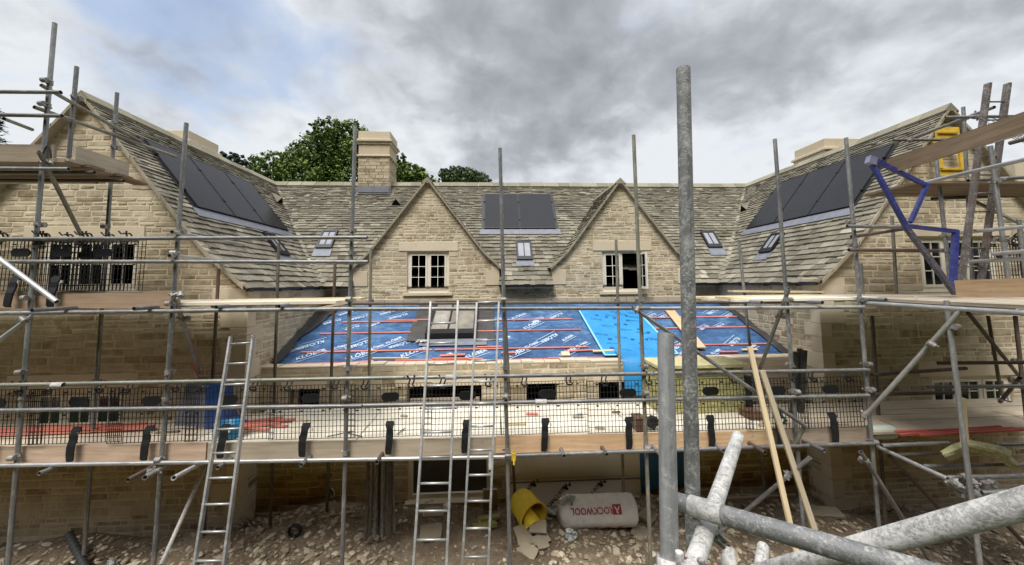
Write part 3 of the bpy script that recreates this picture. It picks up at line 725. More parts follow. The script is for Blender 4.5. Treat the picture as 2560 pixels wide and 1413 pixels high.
s, q = q_at(on_main, 1289, 610); s2, q2 = q_at(on_main, 1293, 657); skylight(on_main, s, s + .46, q, q2, 'small skylight under the middle solar panels')
s, q = q_at(on_main, 1747, 585); s2, q2 = q_at(on_main, 1773, 625); skylight(on_main, s, s + .44, q, q2, 'small skylight beside the right valley')
s, q = q_at(on_right, 1970, 587); s2, q2 = q_at(on_right, 1932, 637); s3, _ = q_at(on_right, 1940, 589); skylight(on_right, min(s, s3), max(s, s3), q, q2, 'small skylight on the right wing slope')
s, q = q_at(on_left, 650, 588); s2, q2 = q_at(on_left, 725, 648); skylight(on_left, s - .05, s + .42, q, q2, 'small skylight on the left wing slope')
# little slate-vent cowls
for on, u, v in ((on_left, 692, 506), (on_main, 992, 512), (on_right, 1866, 525)):
    s, q = q_at(on, u, v); mb = MB(); a, b, c = on(s - .16, q + .08, .04), on(s + .16, q + .08, .04), on(s, q - .02, .22); d = on(s, q - .34, .05)
    mb.add([a, b, c, d], [(0, 2, 3), (2, 1, 3)], .5, 0); mb.add([a * .999, b * .999, c * .999], [(0, 1, 2)], .5, 1); H('roof_vent', mb, [SLATE, DARK])

# ------------------------------------------------------------------ chimneys
def chimney(x0, x1, y0, y1, zb, zt, zpan, label, pot=True, stone=True):
    root = MB(); root.box((x0 + .02, y0 + .02, zb), (x1 - .02, y1 - .02, zpan)); c = H('chimney', root, MORTAR); c['label'] = label
    if stone:
        rs = random.Random(4)
        mb = MB()
        for (ox, oy, ux, uy, nx_, ny_, ln) in ((x0, y0, 1, 0, 0, -1, x1 - x0), (x1, y0, 0, 1, 1, 0, y1 - y0), (x0, y0, 0, 1, -1, 0, y1 - y0)):
            z = zb
            while z < zpan - .02:
                h = min(rs.uniform(.07, .13), zpan - z); s = 0
                while s < ln - .01:
                    w_ = rs.uniform(.14, .42); w_ = ln - s if ln - s - w_ < .1 else w_
                    cx_, cy_ = ox + ux * (s + w_ / 2), oy + uy * (s + w_ / 2)
                    mb.obox((cx_ - nx_ * .02, cy_ - ny_ * .02, z + h / 2), V((ux, uy, 0)) * (w_ / 2 - .007), V((nx_, ny_, 0)) * (.02 + rs.uniform(0, .01)), V((0, 0, h / 2 - .006)), min(1, max(0, rs.gauss(.6, .25)))); s += w_
                z += h
        mb.build('stonework', STONE, c)
    cb = MB(); e = .0
    def lay(z0, z1, o): cb.box((x0 - o, y0 - o, z0), (x1 + o, y1 + o, z1), rng(0, 1))
    lay(zpan, zpan + .06, .05); lay(zpan + .06, zt - .46, .005); lay(zt - .46, zt - .38, .05); lay(zt - .38, zt - .30, .10); lay(zt - .30, zt, .02)
    o = cb.build('cap', ASHLAR, c); bv = o.modifiers.new('bevel', 'BEVEL'); bv.width = .012
    if pot:
        pb = MB(); pb.cyl(((x0 + x1) / 2, (y0 + y1) / 2, zt), ((x0 + x1) / 2, (y0 + y1) / 2, zt + .07), .19, .17, 16); pb.build('pot', LEAD, c)
CY = on_main(*q_at(on_main, 930, 490)).y
p = A(898, 328, CY); p2 = A(972, 480, CY); zp = A(935, 392, CY).z
chimney(p.x, p2.x, CY, CY + .95, 1.9, p.z, zp, 'stone chimney with dressed cap on the main ridge')
mb = MB(); sq0 = q_at(on_main, 898, 478)
slab(mb, on_main, p.x - .04, p2.x + .04, sq0[1] - .1, sq0[1] + .24, .04, .06); mb.box((p.x - .01, CY - .045, sq0 and on_main(0, sq0[1] + .12).z), (p2.x + .02, CY - .03, on_main(0, sq0[1]).z + .12)); H('lead_apron', mb, LEAD)
CY = 11.0
p = A(472, 326, CY); chimney(p.x - 1.3, p.x, CY, CY + 1.15, 1.5, p.z, p.z - 1.0, 'dressed chimney top behind the left wing ridge', stone=False)
p = A(2061, 346, CY); chimney(p.x, p.x + 1.3, CY, CY + 1.15, 1.5, p.z, p.z - 1.0, 'dressed chimney top behind the right wing ridge', stone=False)
p = A(2535, 402, 7.6); mb = MB()
mb.box((p.x, 7.6, 1.0), (p.x + .8, 8.3, p.z)); c = H('chimney', mb, ASHLAR); c['label'] = 'stone stack on the outer side of the right wing'

# ------------------------------------------------------------------ lean-to
LY, LT, LB, LRY = 7.75, -.55, -1.63, 8.0                # wall face; roof from z LT at the main wall down to LB above y=LRY
def lz(y): return LB + (LT - LB) * (y - LRY) / (MY - LRY)
lo_ = [(-3.93, -3.33, -2.75, -1.99), (-1.68, -.22, -2.75, -1.99), (.66, 1.28, -2.60, -1.99), (2.11, 2.72, -2.60, -1.99), (-1.62, -.06, -4.10, -2.9)]
WT = -1.585
stone_wall('front_wall', (0, LY, 0), (1, 0, 0), (0, -1, 0), -4.6, WT, lambda z: (LW - .02, RW), lo_, 61, hmin=.10, hmax=.17, depth=.28, wmin=.2, wmax=.6)
mb = MB(); x = LW
random.seed(9)
while x < RW:                                         # rough top course of the wall
    w_ = min(rng(.2, .42), RW - x); mb.box((x, LY - .01, WT), (x + w_ - .012, LY + .26, WT + rng(.02, .05)), rng(.3, 1)); x += w_
H('wall_top', mb, ASHLAR)
for a, b in ((-4.05, -3.2), (-1.9, -.05), (.55, 1.42), (2.0, 2.85)): blocks('lintel', [((a, LY - .022, -1.985), (b, LY + .12, -1.80))])
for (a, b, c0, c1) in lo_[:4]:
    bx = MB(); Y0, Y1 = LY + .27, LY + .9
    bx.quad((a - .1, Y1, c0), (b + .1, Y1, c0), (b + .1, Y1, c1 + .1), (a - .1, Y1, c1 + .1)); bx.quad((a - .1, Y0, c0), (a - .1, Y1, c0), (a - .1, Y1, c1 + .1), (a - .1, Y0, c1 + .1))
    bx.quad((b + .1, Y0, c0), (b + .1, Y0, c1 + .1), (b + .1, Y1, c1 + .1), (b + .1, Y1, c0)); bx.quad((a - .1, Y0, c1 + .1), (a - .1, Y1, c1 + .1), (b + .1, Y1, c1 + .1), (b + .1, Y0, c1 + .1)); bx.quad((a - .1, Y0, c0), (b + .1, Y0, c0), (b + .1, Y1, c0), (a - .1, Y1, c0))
    o = H('dark_opening_box', bx, DARK)  # near-black box painted as the shade behind each opening
mb = MB(); mb.box((-1.62, LY + .06, -2.33), (-.26, LY + .12, -2.24)); H('timber_brace', mb, WDUST); mb = MB(); mb.box((-3.83, LY + .05, -2.7), (-3.77, LY + .1, -1.99)); H('timber_brace', mb, WDUST)
# doorway at ground level
mb = MB(); a, b = -1.62, -.06
mb.box((a, LY + .10, -4.05), (b, LY + .16, -2.9), .5, 1)
for bx_ in (((a, LY + .03, -4.10), (a + .07, LY + .10, -2.9)), ((b - .07, LY + .03, -4.10), (b, LY + .10, -2.9)), ((a + .07, LY + .03, -4.10), (b - .07, LY + .10, -4.02))): mb.box(*bx_, .5, 0)
d = H('door', mb, [WHITEF, DOORM])
hb = MB(); hb.box((-.62, LY + .075, -3.42), (-.50, LY + .098, -3.28)); hb.build('lock', DARKGUT, d)
mb = MB(); mb.box((a - .05, LY - .14, -4.30), (b + .05, LY + .1, -4.102)); H('doorstep', mb, ASHLAR)
# roof of the lean-to: membrane sagging between battens
bat_y = []
for (u, v) in ((1000, 803.5), (1000, 831), (1000, 876), (1000, 905)):
    n_ = V((0, -(LT - LB), MY - LRY)).normalized(); bat_y.append(AP(u, v, (0, LRY, LB + .02), n_).y)
bat_y = sorted(min(max(y, LRY + .02), MY) for y in bat_y)
def sag(x, y):
    k = [LRY - .02] + bat_y + [MY]
    for a, b in zip(k[:-1], k[1:]):
        if a <= y <= b: t = (y - a) / max(.01, b - a); return -.018 * math.sin(math.pi * t) * (1 + .5 * math.sin(x * 2.1))
    return 0
mb = MB(); NX, NY = 110, 34; random.seed(4)
for j in range(NY + 1):
    y = LRY - .03 + (MY - LRY + .03) * j / NY
    for i in range(NX + 1):
        x0_, x1_ = -4.40, 6.33
        x = x0_ + (x1_ - x0_) * i / NX
        mb.v.append((x, y, lz(y) + sag(x, y) + .006 * math.sin(x * 9 + y * 4) * math.sin(y * 7) + rng(-.003, .003)))
for j in range(NY):
    for i in range(NX): a = j * (NX + 1) + i; mb.face((a, a + 1, a + NX + 2, a + NX + 1))
memb = H('roof_membrane', mb, MEMB, smooth=True)
mb = MB(); mb.quad((-4.42, LRY - .1, lz(LRY - .1) - .12), (6.34, LRY - .1, lz(LRY - .1) - .12), (6.34, MY, LT - .12), (-4.42, MY, LT - .12)); mb.box((-4.4, LRY - .06, LB - .14), (6.33, LRY - .03, LB - .005)); H('roof_deck', mb, WDARK)
def beam_on_lean(mb, x0, x1, y, w_=.038, t=.024, h=.004, tilt=0):
    for k in range(1):
        a = V((x0, y, lz(y) + h)); b = V((x1, y + tilt, lz(y + tilt) + h)); c = (a + b) / 2 + V((0, 0, t / 2)); mb.obox(c, (b - a) / 2, V((0, w_ / 2, w_ / 2 * .43)), V((0, -.4, .92)) * (t / 2))
segs = {0: [(-4.15, -.5), (-.45, 2.35), (3.3, 6.1)], 1: [(-4.05, -1.3), (-1.25, 2.1), (3.6, 6.3)], 2: [(-3.98, -1.9), (-.43, 2.1), (3.3, 6.32)], 3: [(-3.65, -1.85), (-.45, 2.0), (3.0, 6.28)]}
for i, y in enumerate(bat_y):
    for a, b in segs[i]:
        mb = MB(); beam_on_lean(mb, a, b, y); H('roof_batten', mb, RED)
for a, b, y, tl in ((-2.2, 1.0, LRY + .03, .01), (-2.0, -.2, LRY + .12, .0), (1.15, 2.3, LRY + .10, -.02), (1.55, 2.2, LRY + .32, .03), (-2.6, -1.5, bat_y[3] + .05, 0), (-.35, .2, bat_y[1] + .06, 0)):
    mb = MB(); beam_on_lean(mb, a, b, y, h=.012, tilt=tl); H('roof_batten', mb, RED)
# dark roof window in the lean-to and the felt round it
mb = MB()
def lp(x, y, h=0): return V((x, y - h * .4, lz(y) + h * .92))
def lslab(mb, x0, x1, y0, y1, h0, h1, r=.5, m=0):
    P_ = [lp(x, y, h) for h in (h0, h1) for (x, y) in ((x0, y0), (x1, y0), (x1, y1), (x0, y1))]
    mb.add(P_, [(0, 3, 2, 1), (4, 5, 6, 7), (0, 1, 5, 4), (1, 2, 6, 5), (2, 3, 7, 6), (3, 0, 4, 7)], r, m)
n_ = V((0, -(LT - LB), MY - LRY)).normalized()
def LP(u, v): return AP(u, v, (0, LRY, LB), n_)
sy0, sy1 = LP(1100, 850).y, MY - .12; sx0, sx1 = LP(1063, 850).x, LP(1190, 850).x
felt = MB(); lslab(felt, sx0 - .42, sx1 + .42, sy0 - .06, MY - .01, .012, .02); H('felt_collar', felt, SHEETM)
fb = MB(); t = .07
for c in ((sx0, sx0 + t, sy0, sy1), (sx1 - t, sx1, sy0, sy1), (sx0 + t, sx1 - t, sy1 - t, sy1), (sx0 + t, sx1 - t, sy0, sy0 + .18)): lslab(fb, *c, .02, .17)
xm = (sx0 + sx1) / 2; lslab(fb, xm - .10, xm - .07, sy0 + .18, sy1 - t, .08, .15)
f = fb.build('roof_window', SFRAME, house); f['label'] = 'black framed roof window low on the lean-to'
pb = MB(); lslab(pb, sx0 + t, xm - .10, sy0 + .18, sy1 - t, .08, .10); lslab(pb, xm - .07, sx1 - t, sy0 + .18, sy1 - t, .08, .10); pb.build('pane', simple('brown_glass', (.25, .23, .20), .12, 0, .3, 3, 0, .8), f)
ab = MB(); lslab(ab, sx0 - .1, sx1 + .25, sy0 - .26, sy0 - .02, .022, .035); ab.build('lead_apron', LEAD, f)
# black flap of underlay along the left-hand wall
mb = MB(); prev = None
for i in range(15):
    y = 8.05 + (10.42 - 8.05) * i / 14; xw = -4.41; wd = (.10 + .32 * max(0, (y - 9.0) / 1.4)) + rng(-.03, .03)
    cur = (V((xw, y, lz(y) + .14 + rng(-.02, .03))), V((xw + .05, y, lz(y) + .03)), V((xw + wd, y, lz(y) + .028 + rng(0, .02))))
    if prev: mb.quad(prev[0], prev[1], cur[1], cur[0]); mb.quad(prev[1], prev[2], cur[2], cur[1])
    prev = cur
H('underlay_flap', mb, SHEETM)
mb = MB(); prev = None
for i in range(15):
    y = 8.05 + (10.42 - 8.05) * i / 14; xw = 6.345; wd = .07 + rng(-.02, .03)
    cur = (V((xw, y, lz(y) + .12 + rng(-.02, .02))), V((xw - .05, y, lz(y) + .03)), V((xw - wd, y, lz(y) + .026)))
    if prev: mb.quad(prev[0], prev[1], cur[1], cur[0]); mb.quad(prev[1], prev[2], cur[2], cur[1])
    prev = cur
H('underlay_flap', mb, SHEETM)
# rain cloth hung over the right half of the wall head, old boards below on the right
mb = MB(); mb.box((3.3, LY - .03, -2.6), (6.3, LY - .012, WT + .02)); H('wall_board', mb, WDUST)

# ------------------------------------------------------------------ lettering
def text_mesh(s, size, mapf, mat, name, parent, extrude=0.0, bold=0.0):
    cu = bpy.data.curves.new(name, 'FONT'); cu.body = s; cu.size = size; cu.offset = bold; cu.resolution_u = 2; cu.fill_mode = 'FRONT'
    cu.align_x = 'CENTER'; cu.align_y = 'CENTER'
    o = bpy.data.objects.new(name, cu); COL.objects.link(o); dg = bpy.context.evaluated_depsgraph_get(); dg.update()
    me = bpy.data.meshes.new_from_object(o.evaluated_get(dg)); bpy.data.objects.remove(o); bpy.data.curves.remove(cu)
    for v in me.vertices: v.co = mapf(v.co.x, v.co.y)
    me.materials.clear(); me.materials.append(mat); me.name = name
    t = bpy.data.objects.new(name, me); COL.objects.link(t); t.parent = parent
    loc = V((0, 0, 0)); q = parent
    while q is not None: loc += q.location; q = q.parent
    t.location = -loc; return t
def lean_text(s, u, v, ang, size=.17, sub=True):
    c = LP(u, v); ca, sa = math.cos(rad(ang)), math.sin(rad(ang))
    def mp(a, b): x, y = a * ca - b * sa, a * sa + b * ca; X, Y_ = c.x + x, c.y + y; return V((X, Y_, lz(Y_) + sag(X, Y_) + .016))
    text_mesh(s, size, mp, WHITEP, 'print', memb, bold=.004)
    if sub:
        mb = MB(); L_ = len(s) * size * .36
        for k in (0,):
            a0, b0 = -L_, -size * .72
            mb.quad(mp(a0, b0), mp(L_, b0), mp(L_, b0 - .012), mp(a0, b0 - .012))
        mb.build('print_line', WHITEP, memb)
for (u, v, a, sz) in ((778, 887, 33, .20), (900, 887, 33, .20), (1035, 880, 33, .20), (1290, 882, 33, .19), (1330, 812, 33, .19), (1298, 790, 33, .17), (1420, 880, 33, .16),
                      (775, 863, 213, .20), (895, 861, 213, .20), (1000, 860, 213, .18), (902, 793, 213, .17), (995, 790, 213, .17), (868, 782, 213, .15), (970, 780, 213, .15),
                      (1390, 790, 213, .16), (1372, 845, 213, .18), (1625, 790, 213, .16), (1780, 780, 213, .17), (1822, 788, 213, .16), (1835, 855, 213, .18), (1660, 790, 213, .16), (1700, 862, 213, .17), (1190, 885, 33, .18)):
    lean_text('KL\u00d6BER', u, v, a + rng(-5, 5), sz * .78)
for (u, v) in ((830, 806), (880, 820), (935, 812), (985, 850), (1240, 800), (1262, 845), (1330, 862), (1420, 845), (1345, 800), (1700, 800), (1760, 820), (1880, 868), (1800, 815), (850, 868), (940, 868), (745, 872), (1110, 893), (1455, 862), (1700, 885), (1790, 880)):
    lean_text('KL\u00d6BER', u, v, rng(24, 40) + (180 if v < 840 else 0), rng(.075, .11))
for k in range(9):
    x = rng(-3.6, 5.6); y = LRY + rng(.02, .30); mb = MB(); beam_on_lean(mb, x, x + rng(.25, .9), y, w_=rng(.03, .06), h=.03, tilt=rng(-.06, .06)); H('loose_batten', mb, RED if k % 3 else WPALE)

# ------------------------------------------------------------------ scaffold parts
def frame_of(a, b, upv=V((0, 0, 1))):
    x = (b - a).normalized(); y = upv.cross(x)
    if y.length < 1e-3: y = V((0, 1, 0)).cross(x)
    y.normalize(); z = x.cross(y)
    return Matrix(((x.x, y.x, z.x, a.x), (x.y, y.y, z.y, a.y), (x.z, y.z, z.z, a.z), (0, 0, 0, 1)))
def coupler_mesh(name, R):
    mb = MB(); k = R / .0242
    mb.cyl((-.028 * k, 0, 0), (.028 * k, 0, 0), R * 1.32, n=12)
    mb.box((-.020 * k, R * 1.1, -.022 * k), (.020 * k, R * 2.0, .022 * k))
    mb.cyl((0, R * 2.4, -.030 * k), (0, R * 2.4, .030 * k), R * 1.32, n=12)
    mb.cyl((.006 * k, R * 1.2, R * 1.1), (.006 * k, R * 1.2, R * 2.6), .0075 * k, n=6); mb.cyl((.006 * k, R * 1.2, R * 1.7), (.006 * k, R * 1.2, R * 2.1), .015 * k, n=6)
    mb.cyl((-.010 * k, -R * 1.2, -R * .4), (-.010 * k, -R * 2.3, -R * .9), .0075 * k, n=6); mb.cyl((-.010 * k, -R * 1.5, -R * .5), (-.010 * k, -R * 1.9, -R * .7), .015 * k, n=6)
    return mb.mesh(name, COUP)
TR = .027
CM = coupler_mesh('coupler', TR); CMN = coupler_mesh('near_coupler', .0242)
def cube_free(o, label, cat, group): return tag(o, label, cat, group)
NT = 0
def tube(label, a, b, mat=None, r=TR, coup=(), group='tubes of the scaffold round the house', cat='scaffold tube', name='scaffold_tube', cm=None, rot=None, n=14, top=True):
    global NT; NT += 1
    mat = mat or GALV; a, b = V(a), V(b); Ln = (b - a).length; mb = MB(); ri = r * .82
    def ring(x, q): k = len(mb.v); mb.v += [(x, q * math.cos(2 * math.pi * i / n), q * math.sin(2 * math.pi * i / n)) for i in range(n)]; return k
    seg = max(1, int(Ln / .5)); ks = [ring(Ln * i / seg, r) for i in range(seg + 1)]
    i0, i1, d0, d1 = ring(0, ri), ring(Ln, ri), ring(.10, ri), ring(Ln - .10, ri)
    def band(p, q):
        for i in range(n): j = (i + 1) % n; mb.face((p + i, q + i, q + j, p + j), .5, 0)
    for p, q in zip(ks[:-1], ks[1:]): band(q, p)
    band(ks[0], i0); band(i1, ks[-1]); band(i0, d0); band(d1, i1)
    mb.face([d0 + i for i in range(n)], .5, 1); mb.face([d1 + i for i in range(n)][::-1], .5, 1)  # near-black plugs stand in for the shade inside the bore
    me = mb.mesh(name, [mat, DARK]); 
    me.polygons.foreach_set('use_smooth', [True] * len(me.polygons)); me.set_sharp_from_angle(angle=rad(50))
    o = bpy.data.objects.new(name, me); COL.objects.link(o); o.matrix_world = frame_of(a, b); tag(o, label, cat, group)
    rs = random.Random(NT)
    for t in coup:
        c = bpy.data.objects.new('coupler', cm or CM); COL.objects.link(c); c.parent = o
        c.location = ((t * Ln) if abs(t) <= 1 else t, 0, 0); c.rotation_euler = (rot if rot is not None else rs.choice([0, math.pi]) + rs.uniform(-.2, .2), 0, 0)
    return o
def T(label, u1, v1, y1, u2, v2, y2, mat=None, coup=(), **k): return tube(label, A(u1, v1, y1), A(u2, v2, y2), mat, coup=coup, **k)
def TX(label, u1, v1, u2, v2, x, mat=None, coup=(), **k): return tube(label, AX(u1, v1, x), AX(u2, v2, x), mat, coup=coup, **k)
def board(label, a, b, w_, t, mat, upv=V((0, 0, 1)), name='scaffold_board', cat='board', group=None, taper=0):
    """w_ across (local y), t thick (local z)"""
    a, b = V(a), V(b); Ln = (b - a).length; mb = MB(); rs = random.Random(int(abs(a.x * 97 + a.y * 31 + a.z * 57) * 10))
    n_ = max(1, int(Ln / .6)); k0 = []
    for i in range(n_ + 1):
        x = Ln * i / n_; j = rs.uniform(-.0015, .0015) if 0 < i < n_ else 0; jz = rs.uniform(-.003, .003) if 0 < i < n_ else 0
        k0.append(len(mb.v)); mb.v += [(x, -w_ / 2 + j, -t / 2 + jz), (x, w_ / 2 + j, -t / 2 + jz), (x, w_ / 2 + j, t / 2 + jz), (x, -w_ / 2 + j, t / 2 + jz)]
    for p, q in zip(k0[:-1], k0[1:]):
        for i in range(4): j = (i + 1) % 4; mb.face((p + i, p + j, q + j, q + i))
    mb.face([k0[0] + i for i in (3, 2, 1, 0)]); mb.face([k0[-1] + i for i in range(4)])
    me = mb.mesh(name, mat); o = bpy.data.objects.new(name, me); COL.objects.link(o); o.matrix_world = frame_of(a, b, upv)
    if cat: tag(o, label, cat, group)
    return o
def child_of(c, p): m_ = c.matrix_world.copy(); c.parent = p; c.matrix_parent_inverse = p.matrix_world.inverted(); return c
GS, GI, GL, GR, GT_, GB = 'outer uprights of the scaffold', 'inner uprights of the scaffold', 'ledger tubes of the scaffold', 'guard rails of the scaffold', 'transom tubes under the decks', 'brace tubes of the scaffold'
# --- outer uprights (fractions are found from the heights of the ledgers and rails)
def upright(label, u1, v1, u2, v2, y, hs, mat=None, y2=None, group=GS, **k):
    a, b = A(u1, v1, y), A(u2, v2, y2 or y); c = [(v - v1) / (v2 - v1) for v in hs]
    d = (a - b).normalized(); b2 = b - d * ((b.z + 4.25) / d.z) if b.z > -4.2 and k.pop('long', True) else b
    s = (b - a).length / (b2 - a).length
    return tube(label, b2, a, mat, coup=[1 - t * s for t in c], group=group, name='scaffold_standard', cat='scaffold upright', **k)
upright('tallest outer upright, standing left of the left gable window', 137, 58, 20, 1413, 5.5, (222, 285, 597, 653, 783, 963, 1026, 1164), galv('sleeved_tube', .27, .2))
upright('outer upright in front of the left wing roof edge', 466, 308, 385, 1400, 5.5, (597, 655, 783, 957, 1022, 1162))
upright('outer upright crossing the roof left of the stone chimney', 888, 316, 855, 1413, 5.5, (594, 654, 772, 946, 1016, 1152))
upright('outer upright crossing the middle solar panels', 1250, 371, 1275, 1413, 5.5, (770, 942, 1010, 1143))
upright('outer upright crossing the open window of the right dormer, ochre stained lower down', 1584, 338, 1627, 1413, 5.5, (773, 938, 1003, 1135), YTUBE)
upright('outer upright crossing the solar panels nearest the right valley', 1937, 348, 2008, 1320, 5.5, (768, 932, 995, 1122))
upright('outer upright at the inner corner of the right-hand scaffold', 2115, 345, 2197, 1317, 5.5, (568, 628, 768, 928, 990, 1115), galv('corner_tube', .25, .3))
# --- inner uprights
IY = 6.98
upright('inner upright crossing the ridge end of the left gable', 293, 232, 214, 1335, 6.5, (318, 378, 450, 590), GALV, group=GI)
upright('inner upright beside the left wing quoins', 547, 672, 508, 1375, IY, (770,), GALVD, group=GI)
upright('inner upright rising over the slates at the left wing eaves', 697, 607, 677, 1275, 7.25, (760,), GALVD, group=GI)
upright('inner upright over the blue membrane left of the tall pole pair', 838, 650, 817, 1282, 7.35, (), GALVD, group=GI)
upright('inner upright beside the left jamb of the left dormer', 927, 620, 918, 1360, 7.35, (760,), YTUBE, group=GI)
upright('dark inner upright directly behind the middle outer upright', 1262, 770, 1292, 1330, 7.35, (), GALVD, group=GI)
upright('inner upright in front of the right dormer window', 1540, 600, 1562, 1340, 7.35, (757,), YTUBE, group=GI)
upright('inner upright at the right-hand end of the blue membrane', 1847, 600, 1882, 940, 7.35, (757,), GALV, group=GI)
upright('inner upright right of the right wing quoins', 2230, 540, 2242, 742, 6.8, (568, 628), YTUBE, group=GI, long=False)
upright('short inner upright beside the tall corner pole', 2152, 660, 2158, 745, 6.8, (), GALV, group=GI, long=False)
upright('slim upright of the left gable scaffold next to the tallest pole', 192, 167, 172, 395, 5.85, (243, 303), GALV, group=GI, long=False)
upright('dark double upright behind the lower corner pole', 2180, 790, 2215, 1320, 6.3, (), GALVD, group=GI)
# --- ledgers and rails
cx7 = [.02, .20, .41, .59, .755, .93]
T('lower ledger tube under the long toe boards', -60, 1165, 5.44, 1290, 1142, 5.44, GALVB, group=GL)
T('lower ledger tube continuing right behind the nearest poles', 1262, 1140, 5.40, 2185, 1108, 5.44, GALV, group=GL)
T('upper ledger tube under the left platform', -60, 784, 5.44, 905, 772, 5.44, GALV, group=GL)
T('upper ledger tube across the top of the blue membrane', 880, 773, 5.40, 1625, 771, 5.42, GALV, group=GL)
T('upper ledger tube under the right platform', 1590, 772, 5.44, 2160, 768, 5.44, GALVB, group=GL)
T('inner ledger tube running along the string course', 560, 760, 7.3, 1300, 758, 7.3, GALVD, group=GL)
T('inner ledger tube under the right dormer window', 1280, 757, 7.3, 1960, 756, 7.3, GALVD, group=GL)
T('top guard rail of the lower deck, left half', -60, 964, 5.42, 1010, 944, 5.42, galv('olive_tube', .24, .2, (1, 1, .84)), group=GR)
T('top guard rail of the lower deck, right half', 985, 945, 5.46, 2172, 925, 5.44, GALV, group=GR)
T('middle guard rail of the lower deck, left half', -60, 1027, 5.42, 905, 1015, 5.42, GALV, group=GR)
T('middle guard rail of the lower deck, right half', 860, 1015, 5.46, 2172, 989, 5.44, GALV, group=GR)
T('top guard rail of the upper left deck', -60, 598, 5.42, 918, 594, 5.42, GALV, group=GR)
T('middle guard rail of the upper left deck', -60, 654, 5.42, 920, 655, 5.42, GALV, group=GR)
T('pale end rail slanting back from the top guard rail', 430, 580, 5.35, 610, 612, 7.6, GALVB, group=GR)
T('pale end rail slanting back from the middle guard rail', 423, 639, 5.35, 560, 652, 7.3, GALVB, group=GR)
T('top guard rail beside the right wing verge', 2118, 566, 5.42, 2300, 568, 5.42, GALV, group=GR)
T('middle guard rail beside the right wing verge', 2122, 625, 5.42, 2345, 627, 5.42, GALVD, group=GR)
T('short thin tube slanting below the right top rail', 2130, 592, 5.6, 2268, 572, 6.7, GALVD, group=GR)
# left gable lift
T('topmost rail reaching the left edge of the view', -80, 229, 5.42, 152, 231, 5.42, GALV, group=GR)
T('second rail reaching the left edge of the view', -80, 286, 5.42, 155, 290, 5.42, GALV, group=GR)
XL = A(128, 225, 5.56).x
TX('rail running back from the tallest pole across the left ridge', 103, 213, 352, 355, XL + .02, YTUBE, group=GR)
TX('olive rail running back over the left gable wall', 86, 268, 440, 392, XL + .02, YTUBE, group=GR)
T('loose short tube against the sky at the left edge', 10, 297, 6.0, 80, 324, 6.6, GALV, group=GR)
T('bent end of a tube at the left edge above the conifer', -40, 300, 6.2, 6, 262, 6.2, GALV, group=GR) if False else None
T('tube under the high left platform, outer', -80, 421, 5.40, 172, 423, 5.40, GALV, group=GL)
T('tube under the high left platform, inner', -80, 455, 6.3, 242, 456, 6.3, GALVB, group=GL)
T('brace dropping from the high left platform to the guard rail', 97, 378, 5.35, 203, 588, 6.4, YTUBE, coup=(.12,), group=GB)
# braces
T('bright tube end sloping across the left toe board', -60, 604, 4.7, 142, 755, 4.5, ALU, group=GB)
T('brace climbing to the left ledger clamp', -60, 893, 5.2, 82, 789, 5.35, galv('plain_tube', .4, .1), coup=(.9,), group=GB)
T('brace falling back from the left platform end', 434, 733, 5.38, 503, 948, 7.0, GALV, coup=(.02, .25), group=GB)
T('rusty spattered brace from the lower ledger to the ground', 512, 1168, 6.4, 403, 1412, 5.6, NEARW, group=GB)
T('stub of tube sticking out under the left toe board', 434, 1195, 4.85, 505, 1157, 5.7, NEARW, group=GT_)
T('second stub of tube sticking out below the left upright', 362, 1194, 4.95, 412, 1168, 5.6, GALVB, coup=(.55,), group=GT_)
T('long brace crossing behind the two nearest poles', 1580, 768, 5.35, 2014, 1066, 5.30, GALV, coup=(.02,), group=GB)
T('brace rising over the right-hand end of the membrane', 1900, 922, 6.6, 1972, 722, 5.42, GALV, coup=(.7,), group=GB)
T('short brace dangling below the long brace', 2012, 1064, 5.32, 1978, 1130, 5.5, YTUBE, group=GB)
T('brace slanting up under the right lower deck', 1795, 1335, 5.9, 2026, 1144, 5.0, GALV, coup=(.78,), group=GB)
T('thick brace in front of the right ground-floor window', 2158, 1046, 4.9, 2402, 776, 4.15, galv('brown_grey_tube', .30, .2, (1, .95, .86)), coup=(.03, .72), group=GB)
T('dim brace falling right behind the thick brace', 2420, 782, 5.6, 2562, 958, 6.3, GALVD, group=GB)
T('brace from the inner corner down to the rubble', 2152, 1130, 5.3, 2330, 1412, 5.6, GALV, coup=(.08,), group=GB)
T('bright tube running forward from the inner corner', 2196, 1118, 5.5, 2370, 1198, 4.55, GALVB, group=GB)
T('dark brace behind the bright tube of the inner corner', 2225, 1140, 5.9, 2480, 1412, 5.6, GALVD, group=GB)
T('dark brace low on the right over the rubble', 2400, 1340, 5.4, 2500, 1425, 5.2, GALVD, group=GB)
T('lowest brace at the right edge above the ground', 2510, 1305, 5.2, 2580, 1380, 5.2, GALVD, group=GB)
